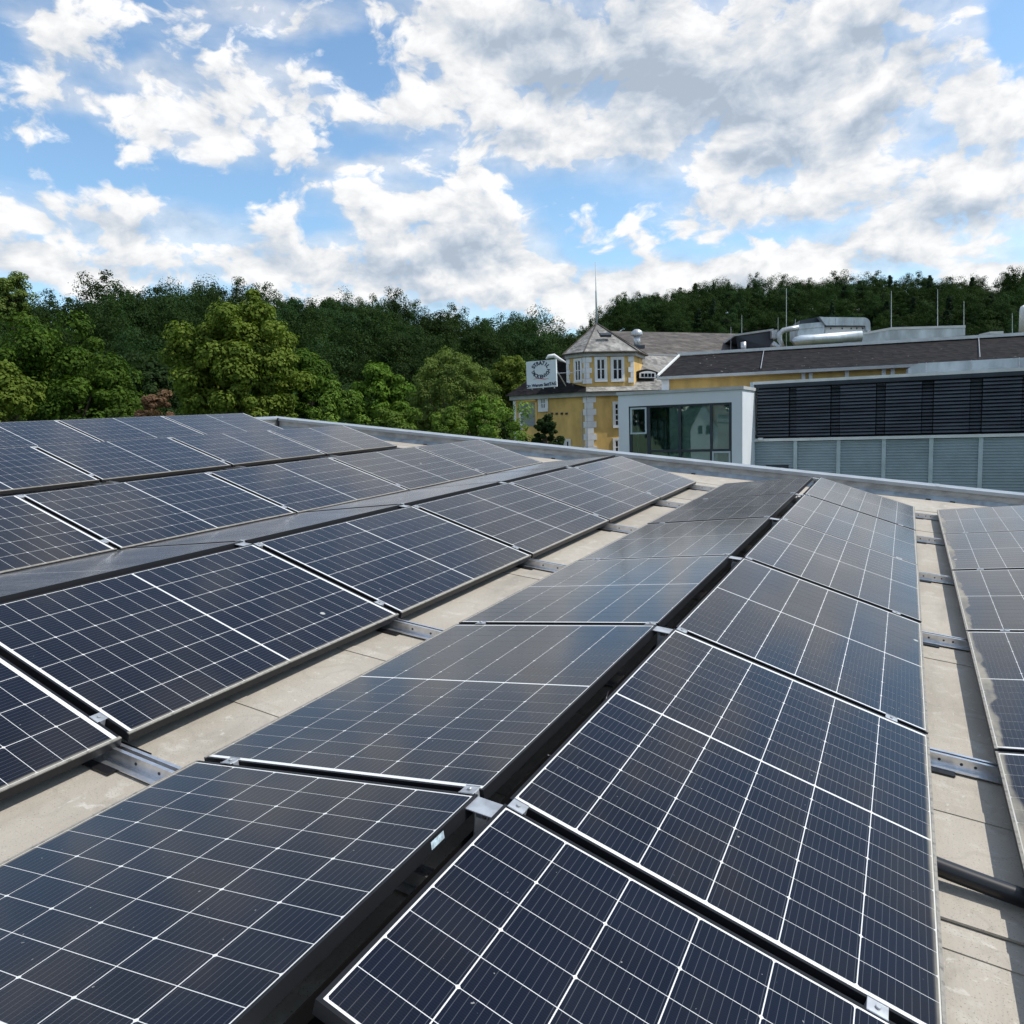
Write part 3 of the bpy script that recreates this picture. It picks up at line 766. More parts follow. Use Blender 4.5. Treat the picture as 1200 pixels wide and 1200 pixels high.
# far wood: one mass on each hill, built from scattered crowns
hid = bpy.data.collections.new('crown_sources'); hidc = bpy.data.collections.new('conifer_sources')
for i in range(6):
    q = (.8, 1.0, 1.2, .9, 1.1, 1.0)[i]; V = crown('c', 4.9 * q, 4.6 * q, 4.6 + (i % 3) * .8, 46, 150, .34, .30, 100 + i, 'round'); o = bpy.data.objects.new('crown_source', mesh_quads('crown_source', V)); o.data.materials.append(L['wood']); hid.objects.link(o)
for i in range(3):
    V = crown('c', 3.6, 3.6, 7.4, 80, 40, .6, .15, 200 + i, 'cone'); o = bpy.data.objects.new('conifer_source', mesh_quads('conifer_source', V)); o.data.materials.append(L['conif']); hidc.objects.link(o)


def scatter(name, pts, coll, label, smin, smax):
    me = bpy.data.meshes.new(name); me.from_pydata(pts, [], []); ob = bpy.data.objects.new(name, me); COL.objects.link(ob)
    ng = bpy.data.node_groups.new(name, 'GeometryNodeTree'); ng.interface.new_socket('Geometry', in_out='INPUT', socket_type='NodeSocketGeometry'); ng.interface.new_socket('Geometry', in_out='OUTPUT', socket_type='NodeSocketGeometry')
    N = ng.nodes.new; i_ = N('NodeGroupInput'); o_ = N('NodeGroupOutput'); ip = N('GeometryNodeInstanceOnPoints'); ci = N('GeometryNodeCollectionInfo')
    ci.inputs['Collection'].default_value = coll; ci.inputs['Separate Children'].default_value = True; ci.inputs['Reset Children'].default_value = True
    rv = N('FunctionNodeRandomValue'); rv.data_type = 'FLOAT_VECTOR'; rv.inputs[0].default_value = (-.08, -.08, 0); rv.inputs[1].default_value = (.08, .08, 6.28)
    rs = N('FunctionNodeRandomValue'); rs.data_type = 'FLOAT_VECTOR'; rs.inputs[0].default_value = (smin,) * 3; rs.inputs[1].default_value = (smax,) * 3; rs.inputs['Seed'].default_value = 5
    lk = ng.links.new; lk(i_.outputs[0], ip.inputs['Points']); lk(ci.outputs[0], ip.inputs['Instance']); ip.inputs['Pick Instance'].default_value = True
    lk(rv.outputs[0], ip.inputs['Rotation']); lk(rs.outputs[0], ip.inputs['Scale']); lk(ip.outputs[0], o_.inputs[0])
    md = ob.modifiers.new('scatter', 'NODES'); md.node_group = ng
    tag(ob, label, None, None, 'stuff'); return ob


def pois(a0, a1, d0, d1, step, jit, cond=None):
    P = []; d = d0
    while d < d1:
        st = step / d; a = a0 + rng.random() * st
        while a < a1:
            aa = a + rng.normal() * st * jit; dd = d + rng.normal() * step * jit
            x, y = dd * math.sin(aa), dd * math.cos(aa); z = float(ground(x, y))
            if cond is None or cond(aa, dd, z): P.append((x, y, z))
            a += st
        d += step * .82
    return P


PL = pois(-.72, .16, 92, DL + 8, 7.6, .36)
scatter('far_wood', [(x, y, z + 0.5) for x, y, z in PL], hid, 'dense broadleaf wood covering the left hillside', .7, 1.32)
PR = pois(.03, .74, 250, DR + 8, 8.2, .36, lambda a, d, z: z > 4)
scatter('far_wood', [(x, y, z + 0.5) for x, y, z in PR], hid, 'dense darker wood covering the right hillside', .7, 1.35)
PC = [p for p in PR if rng.random() < .10] + pois(.2, .72, DR - 8, DR + 2, 20, .9)
scatter('far_conifers', PC, hidc, 'scattered dark conifers among the right hillside wood', .6, 1.05)

# ------------------------------------------------------------------ buildings


class Fac:
    """a vertical facade plane through P, running at angle a (plan), outward normal on the camera's side"""
    def __init__(s, px, d, a):
        p = at(px, 495, d); s.P = Vector((p.x, p.y, 0)); s.u = Vector((math.cos(a), math.sin(a), 0)); n = Vector((s.u.y, -s.u.x, 0))
        s.n = n
        assert n.dot(-p) > 0
    def uz(s, px, py, v=0):     # v: distance out of the plane towards the viewer
        r = ray(px, py); t = ((s.P + s.n * v - CAM).dot(s.n)) / r.dot(s.n); q = CAM + r * t; return (q - s.P).dot(s.u), q.z
    def pt(s, u, v, z): return s.P + s.u * u + s.n * v + Vector((0, 0, z))
    def box(s, mb, u0, u1, v0, v1, z0, z1):
        mb.prism([s.pt(u0, v0, z0), s.pt(u1, v0, z0), s.pt(u1, v0, z1), s.pt(u0, v0, z1)], s.n * (v1 - v0)); return mb
    def pbox(s, mb, x0, y0, x1, y1, v0, v1, vv=None):   # photo rectangle on plane v1
        u0, z1 = s.uz(x0, y0, v1); u1, _ = s.uz(x1, y0, v1); _, z0 = s.uz(x0, y1, v1); return s.box(mb, min(u0, u1), max(u0, u1), v0, v1, z0, z1)
    def poly(s, mb, pts, v0, v1):
        P = [s.pt(*((lambda q: (q[0], v1, q[1]))(s.uz(x, y, v1)))) for x, y in pts]; mb.prism(P, -s.n * (v1 - v0)); return mb


def ring(fc, mb, u0, u1, z0, z1, w_, v0, v1):
    fc.box(mb, u0 - w_, u1 + w_, v0, v1, z1, z1 + w_); fc.box(mb, u0 - w_, u1 + w_, v0, v1 + .03, z0 - w_, z0)
    fc.box(mb, u0 - w_, u0, v0, v1, z0, z1); fc.box(mb, u1, u1 + w_, v0, v1, z0, z1)


def window(fc, parent, x0, y0, x1, y1, cols, rows, sur=.14, mun=.036):
    """opening given in photo pixels (x0..x1,y0..y1 = glazed area)"""
    u0, z1 = fc.uz((x0), y0); u1, _ = fc.uz(x1, y0); _, z0 = fc.uz((x0 + x1) / 2, y1)
    mb = MB(); ring(fc, mb, u0, u1, z0, z1, sur, 0, .06)
    for i in range(1, cols):
        q = u0 + (u1 - u0) * i / cols; fc.box(mb, q - mun * 1.1, q + mun * 1.1, .01, .05, z0, z1)
    for i in range(1, rows):
        q = z0 + (z1 - z0) * i / rows; fc.box(mb, u0, u1, .01, .045, q - mun * .6, q + mun * .6)
    fc.box(mb, u0, u0 + mun, .01, .04, z0, z1); fc.box(mb, u1 - mun, u1, .01, .04, z0, z1); fc.box(mb, u0 + mun, u1 - mun, .01, .04, z0, z0 + mun); fc.box(mb, u0 + mun, u1 - mun, .01, .04, z1 - mun, z1)
    o = mb.build('window', M['white'], parent)
    mb = MB(); fc.box(mb, u0, u1, .002, .02, z0, z1); p = mb.build('pane', M['glass_dark'], o); return o


def quoins(fc, mb, u_edge, side, z0, z1, w1=.34, w2=.5, hgt=.33, v=.05):
    z = z0; i = 0
    while z < z1 - .02:
        w_ = w1 if i % 2 else w2; zt = min(z + hgt, z1); a, b_ = (u_edge, u_edge + side * w_); fc.box(mb, min(a, b_), max(a, b_), 0, v, z, zt - .012); z += hgt; i += 1


# --- yellow villa with hexagonal corner tower -----------------------------------------
D0 = 45.0
FR = Fac(688, D0, R_(10))           # tower / right facade
FL = Fac(688, D0, R_(-50))          # tower left face (runs from far left to the corner)
FLL = Fac(688, D0, R_(-32))         # long left wing
P0 = FR.P
villa = empty('yellow_villa', (P0.x, P0.y, 0), 'ochre yellow house with white quoins, slate roof and hexagonal corner tower behind the parapet', 'house')
zE = FR.uz(700, 458.5)[1]           # lower eaves
zTb = zE + .55; zT = FR.uz(700, 412.4)[1]
uL = FLL.uz(602, 480)[0]; 
# lower walls
c0 = FLL.pt(uL, 0, 0); c1 = FR.pt(0, 0, 0); c2 = FR.pt(7.5, 0, 0); bk = FR.pt(7.5, -9, 0); bk2 = FLL.pt(uL, -9, 0)
mb = MB(); mb.prism([c0, c1, c2, bk, bk2], (0, 0, zE - .28)); mb.build('wall', M['yellow'], villa)
mb = MB(); quo = mb
quoins(FR, mb, 0, 1, 0, zE - .28, .38, .55, .36); quoins(FLL, mb, 0, -1, 0, zE - .28, .12, .22, .36); mb.build('quoins', M['white'], villa)
mb = MB(); quoins(FLL, mb, uL, 1, 0, zE - .28, .5, .62, .36); mb.build('quoins', M['white'], villa)
mb = MB(); FLL.box(mb, uL - .15, .12, -.2, .22, zE - .28, zE - .02); FR.box(mb, -.1, 7.6, -.2, .2, zE - .279, zE - .021)
mb.build('cornice', M['soffit'], villa)
# tower body: hexagon
sd = 2.87; hexp = []; p = Vector((P0.x, P0.y, 0)); ang_ = R_(10)
for i in range(6): hexp.append(p.copy()); p += Vector((math.cos(ang_), math.sin(ang_), 0)) * sd; ang_ += R_(60)
cen = sum(hexp, Vector()) / 6; uTL = FL.uz(664.5, 440)[0]; hexp[5] = FL.pt(uTL, 0, 0); hexp[4] = hexp[4] + FL.u * (sd + uTL)
mb = MB(); mb.prism([q + Vector((0, 0, zE)) for q in hexp], (0, 0, zT - zE - .25)); mb.build('tower_wall', M['yellow'], villa)
mb = MB(); big = [cen + (q - cen) * 1.06 for q in hexp]; mb.prism([q + Vector((0, 0, zT - .25)) for q in big], (0, 0, .22)); mb.build('tower_cornice', M['soffit'], villa)
mb = MB(); apex = cen + Vector((0, 0, FR.uz(703.5, 379, -2.4)[1])); eav = [cen + (q - cen) * 1.13 + Vector((0, 0, zT - .03)) for q in hexp]
for i in range(6): mb.quad(eav[i], eav[(i + 1) % 6], apex)
mb.f.append(tuple(range(len(mb.v), len(mb.v) + 6))); mb.v += [tuple(q) for q in reversed(eav)]
trf = mb.build('tower_roof', M['slate_sunlit'], villa)
mb = MB()
for i in range(6): mb.tube([eav[i] + Vector((0, 0, .03)), apex + Vector((0, 0, .03))], .035, 5)
for i in range(6): mb.tube([eav[i], eav[(i + 1) % 6]], .05, 5)
o = mb.build('ridge_trim', M['slate_brown'], trf)
mb = MB(); quoins(FR, mb, 0, 1, zTb - .1, zT - .25, .2, .34, .3); quoins(FL, mb, 0, -1, zTb - .1, zT - .25, .14, .24, .3); mb.build('tower_quoins', M['white'], villa)
mb = MB(); quoins(FR, mb, sd, -1, zTb - .1, zT - .25, .2, .34, .3); mb.build('tower_quoins', M['white'], villa)
mb = MB(); quoins(FL, mb, uTL, 1, zTb - .1, zT - .25, .2, .28, .3); mb.build('tower_quoins', M['white'], villa)
mb = MB(); FL.poly(mb, [(640, 432), (655, 424.5), (666, 423), (666, 457), (648, 460)], -2.6, -.35); mb.build('mansard_roof', M['slate_dark'], villa)
window(FR, villa, 699, 421, 708.3, 444.5, 2, 2); window(FR, villa, 718, 421, 728.5, 444.5, 2, 2)
window(FL, villa, 674.5, 423, 680.5, 446, 2, 2, .12)
# roof: lower hip skirt + long main roof
zs = zE - .02; zr = zE + 1.0
mb = MB()
o1 = FLL.pt(uL - .35, .42, zs); o2 = FR.pt(-.15, .42, zs); o3 = FR.pt(8.2, .42, zs)
i1 = FLL.pt(uL + 3.2, -3.4, zE + 3.2); i2 = FR.pt(.1, -.35, zE + .5); i3 = FR.pt(8.2, -.35, zE + .5)
bb1 = FLL.pt(uL + 1.0, -9.2, zs); bb2 = FR.pt(8.2, -9.2, zs); i4 = FLL.pt(-.9, -3.4, zE + 3.2)
mb.quad(o1, o2, i2); mb.quad(o1, i2, i4, i1); mb.quad(o1, i1, bb1); mb.quad(o1, bb1, bb2, o3, o2)
mb.build('skirt_roof', M['slate_dark'], villa)
mb = MB(); mb.quad(o2, o3, i3, i2); mb.build('skirt_roof', M['slate_sunlit'], villa)  # sun side of the same skirt, its light put into the slate colour
# sunlit grey slate roof right of the tower, up to the flat gutter, then the brown upper roof
RF = Fac(745, 47.3, R_(8))
def rpt(px, py, d): return at(px, py, d)
a = [rpt(738, 456, 45.6), rpt(800, 456, 46.6), rpt(797, 417.2, 49.8), rpt(738, 415.3, 49.0)]
mb = MB(); mb.prism(a, Vector((0, .25, -.3))); mb.build('main_roof', M['slate_sunlit'], villa)
mb = MB(); mb.prism([rpt(738, 415.4, 48.95), rpt(812, 418.2, 49.9), rpt(812, 416.2, 49.9), rpt(738, 413.3, 48.95)], Vector((0, 3.5, 0))); mb.build('gutter', M['soffit'], villa)
a = [rpt(716, 415, 49.6), rpt(914, 420, 52.5), rpt(866, 391, 62), rpt(716, 388, 60)]
mb = MB(); mb.prism(a, Vector((0, .3, -.35))); mb.prism([rpt(716, 388, 60), rpt(866, 391, 62), rpt(866, 391, 62) + Vector((0, 9, -4)), rpt(716, 388, 60) + Vector((0, 9, -4))], Vector((0, -.2, -.3)))
mb.build('upper_roof', M['slate_brown'], villa)
mb = MB(); q = Vector((0, .3, -.4)); a2 = [rpt(716, 418, 50.5), rpt(914, 423, 53)]
mb.quad(a2[0], a2[1], Vector((a2[1].x, a2[1].y, 0)), Vector((a2[0].x, a2[0].y, 0))); mb.build('rear_wall', M['yellow'], villa)
# eyebrow dormer
DF = Fac(760, 46.6, R_(8))
mb = MB(); arc = [(744 + 27 * i / 10, 436.2 - 3.6 * math.sin(math.pi * i / 10)) for i in range(11)]
DF.poly(mb, [(744, 443)] + arc + [(771, 443)], -2.2, .3); dm = mb.build('dormer', M['slate_dark'], villa)
mb = MB(); arc = [(749.5 + 19 * i / 10, 437 - 2.2 * math.sin(math.pi * i / 10)) for i in range(11)]
DF.poly(mb, [(749.5, 443)] + arc + [(768.5, 443)], .2, .36); df = mb.build('dormer_window', M['white'], dm)
mb = MB()
for i in range(4): DF.pbox(mb, 751.5 + i * 4.1, 437.6, 754.6 + i * 4.1, 441.8, .3, .375)
df2 = mb.build('dormer_panes', M['glass_dark'], dm)
# skylight on the tower roof
mb = MB(); c = rpt(709.5, 393, 46.0); mb.box(-.33, .33, -.12, .12, -.05, .1, Matrix.Translation(c) @ Matrix.Rotation(R_(10), 4, 'Z') @ Matrix.Rotation(R_(35), 4, 'X'))
mb.box(-.28, -.24, -.05, 0, .1, .5, Matrix.Translation(c) @ Matrix.Rotation(R_(-30), 4, 'Y')); mb.build('roof_hatch', M['darkmetal'], villa)
# roof vent cowl
vent = empty('roof_vent', tuple(rpt(746.5, 406, 50)), 'pale metal ventilation cowl standing on the brown slate roof right of the tower', 'vent')
c = rpt(746.5, 407, 50); mb = MB(); mb.tube([c, c + Vector((0, 0, .75))], .21, 12); mb.build('shaft', M['galv'], vent, True)
mb = MB(); mb.tube([c + Vector((0, 0, .72)), c + Vector((0, 0, .8)), c + Vector((0, 0, 1.0)), c + Vector((0, 0, 1.12))], [.34, .37, .33, .15], 12); mb.build('hood', M['galv'], vent, True)
mb = MB(); mb.box(-.55, .45, -.3, .3, -.1, .1, Matrix.Translation(c)); mb.build('base', M['darkmetal'], vent)
# left wing: shutter gate, windows, dots
x = 607
mb = MB(); FLL.pbox(mb, 607.5, 473, 626.5, 500, -.01, .025); gate = mb.build('roller_shutter', M['shutter'], villa)
mb = MB(); FLL.pbox(mb, 604.5, 468, 627.5, 471.3, 0, .14); FLL.pbox(mb, 604.5, 471.3, 607.4, 503, 0, .06); FLL.pbox(mb, 626.6, 471.3, 629, 503, 0, .06); mb.build('gate_surround', M['yellow'], villa)
window(FLL, villa, 634.2, 467.5, 639, 478.5, 2, 2, .2)
for i, xx in enumerate((647, 652.5, 658.5, 664)):
    u, z = FLL.uz(xx, 484.5); mb = MB(); FLL.box(mb, u - .07, u + .07, -.01, .05, z - .07, z + .05); mb.build('wall_vent', M['darkmetal'], villa)
window(FLL, villa, 652.5, 517, 655.5, 524, 1, 1, .12); window(FLL, villa, 657.5, 516.5, 661, 524, 1, 1, .12); window(FLL, villa, 664, 517, 667, 524, 1, 1, .12)
window(FR, villa, 720, 473, 729.5, 499, 2, 4, .12, .05); window(FR, villa, 720.3, 516, 729.5, 532, 2, 2, .12, .05)
mb = MB(); u, z = FLL.uz(682, 482); FLL.box(mb, u - .02, u + .02, 0, .04, 0, z); mb.build('downpipe', M['soffit'], villa)
# mast on the tower
mast = MB().tube([apex - Vector((0, 0, .2)), apex + Vector((0, 0, 1.9)), apex + Vector((.0, 0, 2.0)), Vector((apex.x, apex.y, at(702, 307, apex.y).z))], [.06, .05, .028, .02], 8).build('flag_mast', M['post'], None, True)
tag(mast, 'tall thin bare mast on the tip of the hexagonal tower roof', 'mast')

# sign board on the left wing roof
SF = Fac(651, 43.6, R_(-33)); SP = SF.P
u0_, zt_ = SF.uz(616.5, 425); u1_, zt2 = SF.uz(651.3, 420); _, zb_ = SF.uz(617.5, 455.5); _, zb2 = SF.uz(651.3, 453)
sign = empty('sign_board', tuple(SF.pt(u0_, -.2, zb_)), 'white advertising board with a ring of dark letters on the villa roof', 'sign')
mb = MB(); mb.prism([SF.pt(u0_, 0, zb_), SF.pt(u1_, 0, zb2), SF.pt(u1_, 0, (zt_ + zt2) / 2), SF.pt(u0_, 0, (zt_ + zt2) / 2)], -SF.n * .12); mb.build('board', M['signw'], sign)
mb = MB()
for t_ in (.12, .5, .88):
    u_ = u0_ + (u1_ - u0_) * t_; mb.tube([SF.pt(u_, -.15, zb_ + 1.2), SF.pt(u_, -1.5, zb_ + .1)], .035, 6); mb.tube([SF.pt(u_, -.16, zb_ - .06), SF.pt(u_, -.16, zb_ + 1.3)], .04, 6)
u_ = u1_; mb.tube([SF.pt(u_, -.1, zb_ + .75), SF.pt(u_ + 1.0, -.5, zb_ + .75)], .02, 5); mb.build('support', M['galv'], sign)
SW = u1_ - u0_; SH = (zt_ + zt2) / 2 - (zb_ + zb2) / 2; uc = u0_ + SW * .49; zc = zb_ + SH * .66


def letter(ch, u, z, rot, size, sx=1.0):
    cu = bpy.data.curves.new('t', 'FONT'); cu.body = ch; cu.size = size; cu.align_x = 'CENTER'; cu.align_y = 'CENTER'; cu.extrude = .004; cu.offset = size * .035
    ob = bpy.data.objects.new('t', cu); me = bpy.data.meshes.new_from_object(ob); bpy.data.objects.remove(ob)
    B = Matrix(((SF.u.x, 0, SF.n.x, 0), (SF.u.y, 0, SF.n.y, 0), (0, 1, 0, 0), (0, 0, 0, 1)))
    me.transform(Matrix.Translation(SF.pt(u, .012, z)) @ B @ Matrix.Rotation(rot, 4, 'Z') @ Matrix.Diagonal((sx, 1, 1, 1))); return me


def merge(name, mes, m, parent):
    bm = bmesh.new()
    for q in mes: bm.from_mesh(q)
    me = bpy.data.meshes.new(name); bm.to_mesh(me); bm.free(); return link(name, me, m, parent)


ls = []; R1, R2 = SW * .27, SH * .25
for i, ch in enumerate('STRATIL'):
    a = R_(152 - i * 20.5); ls.append(letter(ch, uc + R1 * math.cos(a), zc + R2 * math.sin(a), a - math.pi / 2, .30))
for i, ch in enumerate('TACKENICH'):
    a = R_(192 + i * 19.5); ls.append(letter(ch, uc + R1 * math.cos(a), zc + R2 * math.sin(a), a + math.pi / 2, .27))
ls.append(letter('Die Warum SattTAG', uc, zb_ + SH * .105, R_(2), .235, .98))
merge('lettering', ls, M['navy'], sign)
mb = MB(); n_ = 12
for i in range(n_):
    a0 = i / n_; a1 = (i + 1) / n_; f_ = lambda t: zb_ + SH * .325 + .03 * math.sin(t * 6.28)
    th = lambda t: .008 + .035 * math.sin(math.pi * t)
    uu = lambda t: uc + (t - .5) * SW * .52
    mb.prism([SF.pt(uu(a0), .012, f_(a0)), SF.pt(uu(a1), .012, f_(a1)), SF.pt(uu(a1), .012, f_(a1) + th(a1)), SF.pt(uu(a0), .012, f_(a0) + th(a0))], -SF.n * .006)
mb.build('swoosh', M['red'], sign)
fl = MB(); c = SF.pt(u1_ - .25, -.05, zt2 + .02); fl.tube([c + Vector((-.35, 0, -.02)), c + Vector((-.2, 0, .12)), c + Vector((.1, -.05, .14)), c + Vector((.4, 0, -.05)), c + Vector((.75, .2, -.22))], [.05, .1, .12, .09, .04], 10).build('flood_light', M['white'], sign, True)

# --- long slate roofed wing behind the annex -----------------------------------------
SW_ = Fac(777, 37.5, R_(-18))
wing = empty('slate_roofed_wing', tuple(SW_.pt(0, 0, 0)), 'long low yellow wing with dark slate roof behind the louvred hall', 'building')
zEv = SW_.uz(777, 441)[1]; uE = 27.0
uR0, zRg = SW_.uz(796.5, 417.3, -3.4)
mb = MB(); SW_.box(mb, 0.12, uE, -6.5, -.25, 0, zEv - .12); mb.build('wall', M['yellow'], wing)
A = [SW_.pt(-.2, .12, zEv), SW_.pt(uE, .12, zEv), SW_.pt(uE, -3.4, zRg), SW_.pt(uR0, -3.4, zRg)]
mb = MB(); mb.prism(A, -Vector((0, 0, .12))); mb.prism([SW_.pt(uR0, -3.4, zRg), SW_.pt(uE, -3.4, zRg), SW_.pt(uE, -7, zEv), SW_.pt(-.2, -7, zEv)], -Vector((0, 0, .12)))
mb.prism([SW_.pt(-.2, .12, zEv), SW_.pt(uR0, -3.4, zRg), SW_.pt(-.2, -7, zEv)], -Vector((0, 0, .12))); mb.build('roof', M['slate_dark'], wing)
mb = MB(); SW_.box(mb, uR0 - .1, uE, -3.5, -3.28, zRg + .02, zRg + .16); mb.tube([SW_.pt(-.22, .14, zEv + .03), SW_.pt(uR0, -3.4, zRg + .06)], .07, 6); mb.build('ridge_cap', M['rail_w'], wing)
mb = MB(); SW_.box(mb, -.25, uE, .12, .26, zEv - .16, zEv - .02); mb.build('gutter', M['soffit'], wing)
mb = MB(); SW_.box(mb, -.05, .3, -.4, -.02, 0, zEv - .16); mb.build('corner_pilaster', M['white'], wing)
for xa in (941.5, 950, 992.5, 1035.5, 1046):
    u, _ = SW_.uz(xa, 440, -.15); mb = MB(); SW_.box(mb, u - .08, u + .08, -.28, -.12, 0, zEv - .16); mb.build('downpipe', M['white'], wing)
for xa, xb in ((953, 989), (996, 1033), (1049, 1090), (1096, 1140), (1146, 1195)):
    ua = SW_.uz(xa, 440, -.2)[0]; ub = SW_.uz(xb, 440, -.2)[0]; mb = MB(); SW_.box(mb, ua, ub, -.3, -.235, zEv - 2.2, zEv - .62); wn_ = mb.build('window', M['glass_dark'], wing)
mb = MB(); u = SW_.uz(893.5, 430, -1.5)[0]
for (xa, ya), (xb, yb) in (((895, 414), (891.5, 434)), ((1146.5, 398), (1147, 417))):
    ua, za = SW_.uz(xa, ya, -3.3); ub, zb = SW_.uz(xb, yb, -.2); mb.tube([SW_.pt(ua, -3.25, zRg + .03), SW_.pt(ub, .0, zEv + .14)], .016, 5)
mb.build('lightning_wire', M['galv'], wing)

# --- annex: rendered box with big window ----------------------------------------------
AF = Fac(870, 31.0, R_(-27)); ux0 = AF.uz(725, 500)[0]; zAt = (AF.uz(725, 459)[1] + AF.uz(870, 452)[1]) / 2
annex = empty('annex', tuple(AF.pt(ux0, 0, 0)), 'pale grey rendered box with one large framed window beside the louvred hall', 'building')
wx0, wz1 = AF.uz(736.5, 476.3); wx1, wz1b = AF.uz(857.5, 471.5); wz1 = (wz1 + wz1b) / 2; wz0 = -.9 + HC - 2.2
dep = 4.6
mb = MB()
AF.box(mb, ux0, wx0, -.35, 0, 0, zAt - .15); AF.box(mb, wx1, 0, -.35, 0, 0, zAt - .15); AF.box(mb, wx0, wx1, -.35, 0, wz1, zAt - .15); AF.box(mb, wx0, wx1, -.35, 0, 0, wz0)
AF.box(mb, -.3, 0, -dep, -.35, 0, zAt - .15); AF.box(mb, ux0, ux0 + .3, -dep, -.35, 0, zAt - .15); AF.box(mb, ux0, 0, -dep - .3, -dep, 0, zAt - .15)
mb.build('wall', M['boxwall'], annex)
mb = MB(); AF.box(mb, ux0 + .3, -.3, -dep, -.35, zAt - .45, zAt - .153); mb.build('roof', M['soffit'], annex)
mb = MB(); AF.box(mb, ux0 - .06, .06, -.32, .06, zAt - .15, zAt - .02); AF.box(mb, -.26, .06, -dep - .3, -.32, zAt - .15, zAt - .021); AF.box(mb, ux0 - .06, ux0 + .26, -dep - .3, -.32, zAt - .15, zAt - .021); mb.build('roof_edge', M['soffit'], annex)
# interior
mb = MB(); AF.box(mb, ux0 + .301, -.301, -3.4, -3.3, wz0 - .6, wz1 + .5); AF.box(mb, ux0 + .301, -.301, -3.3, -.36, wz0 - .62, wz0 - .5)
AF.box(mb, ux0 + .301, -.301, -3.3, -.36, wz1 + .3, wz1 + .4); mb.build('room', M['interior'], annex)
mb = MB(); bw = .045
AF.box(mb, wx0 - .02, wx1 + .02, -.14, -.05, wz1 - .09, wz1 + .001 + .0); AF.box(mb, wx0, wx0 + .12, -.139, -.051, wz0, wz1 - .09); AF.box(mb, wx1 - .12, wx1, -.139, -.051, wz0, wz1 - .09)
zt1 = AF.uz(800, 528.3)[1]
for xx, hw in ((759.5, .07), (796, .055), (833, .05)):
    u = AF.uz(xx, 500)[0]; AF.box(mb, u - hw, u + hw, -.138, -.052, wz0, wz1 - .09)
ua = AF.uz(759.5, 500)[0]; AF.box(mb, ua, wx1 - .1, -.136, -.054, zt1 - .05, zt1 + .05)
wf = mb.build('window_frame', M['darkmetal'], annex)
for xa, xb in ((782, 795), (797, 832), (834, 856)):
    ua, ub = AF.uz(xa, 500)[0], AF.uz(xb, 500)[0]; mb = MB(); AF.box(mb, ua + .03, ub - .03, -.26, -.25, wz0 + .05, wz1 - .1); mb.build('roller_blind', M['blind'], annex)
mb = MB(); AF.box(mb, wx0 + .1, wx1 - .1, -.10, -.092, wz0, wz1 - .05); gp_ = mb.build('glazing', M['glazing'], annex)
# light sashes
for x0, y0, x1, y1 in ((738.5, 478, 757.5, 509), (834.5, 529, 856, 545)):
    ua, za = AF.uz(x0, y0, -.04); ub, _ = AF.uz(x1, y0, -.04); _, zb = AF.uz(x0, y1, -.04); mb = MB()
    ring(AF, mb, ua + .07, ub - .07, zb + .07, za - .07, .07, -.09, -.03); mb.build('sash', M['post'], annex)
# things seen inside: stair tower frame with windows, rail, partition
mb = MB()
for xx in (762, 780): u = AF.uz(xx, 500, -2)[0]; AF.box(mb, u - .03, u + .03, -2.1, -2, wz0, wz1)
for zz_ in (wz1 - .25, wz1 - .55, wz1 - 1.9, wz1 - 2.0): u0 = AF.uz(762, 500, -2)[0]; u1 = AF.uz(780, 500, -2)[0]; AF.box(mb, u0, u1, -2.1, -2.0, zz_ - .03, zz_)
for i in range(7): u = AF.uz(764 + i * 2.4, 500, -2)[0]; AF.box(mb, u - .012, u + .012, -2.08, -2.05, wz1 - 2.7, wz1 - 1.95)
u0 = AF.uz(764, 500, -2)[0]; u1 = AF.uz(778, 500, -2)[0]
for a_, b_ in ((.06, .42), (.58, .94)):
    for c_ in (wz1 - .95, wz1 - 1.35): AF.box(mb, u0 + (u1 - u0) * a_, u0 + (u1 - u0) * b_, -2.08, -2.04, c_, c_ + .32)
mb.build('inner_window', M['post'], annex)
mb = MB()
for i in range(2): u = AF.uz(747.5, 500, -.5)[0]; AF.box(mb, u - .05, u + .05, -.6, -.5, wz0, wz1)
u0 = AF.uz(836, 500, -1.5)[0]; AF.box(mb, u0, u0 + .2, -1.9, -1.7, wz0, wz1); mb.build('inner_post', M['post'], annex)

# small white gabled house standing behind the viewer, seen only as a reflection in the glazing
gx, gd = AF.uz(824, 505)[0], None
pm = AF.pt(AF.uz(825, 503)[0], 0, AF.uz(825, 503)[1]); rr_ = (pm - CAM).normalized(); rf_ = rr_ - 2 * rr_.dot(AF.n) * AF.n
hc_ = pm + rf_ * 105; hc_.z = 0
house = empty('white_gable_house', (hc_.x, hc_.y, 0), 'white gabled house mirrored in the annex window', 'house')
fwd = -Vector((rf_.x, rf_.y, 0)).normalized(); yaw_ = math.atan2(fwd.y, fwd.x) + R_(22); HM = Matrix.Translation(hc_) @ Matrix.Rotation(yaw_, 4, 'Z')
ze = 8.0; zp = 12.6; hw = 2.5
mb = MB(); mb.prism([HM @ Vector((0, y_, z_)) for y_, z_ in ((-hw, 0), (hw, 0), (hw, ze), (0, zp), (-hw, ze))], HM.to_3x3() @ Vector((-8, 0, 0))); mb.build('wall', M['white'], house)
mb = MB()
for s_ in (-1, 1): mb.prism([HM @ Vector((.3, s_ * (hw + .4), ze - .7)), HM @ Vector((.3, 0, zp + .05)), HM @ Vector((-8.3, 0, zp + .05)), HM @ Vector((-8.3, s_ * (hw + .4), ze - .7))], (0, 0, .22))
mb.build('roof', M['slate_brown'], house)
for y_ in (-.7, .7):
    mb = MB(); mb.box(.005, .05, y_ - .35, y_ + .35, 7.2, 8.6, HM); mb.build('window', M['glass_dark'], house)
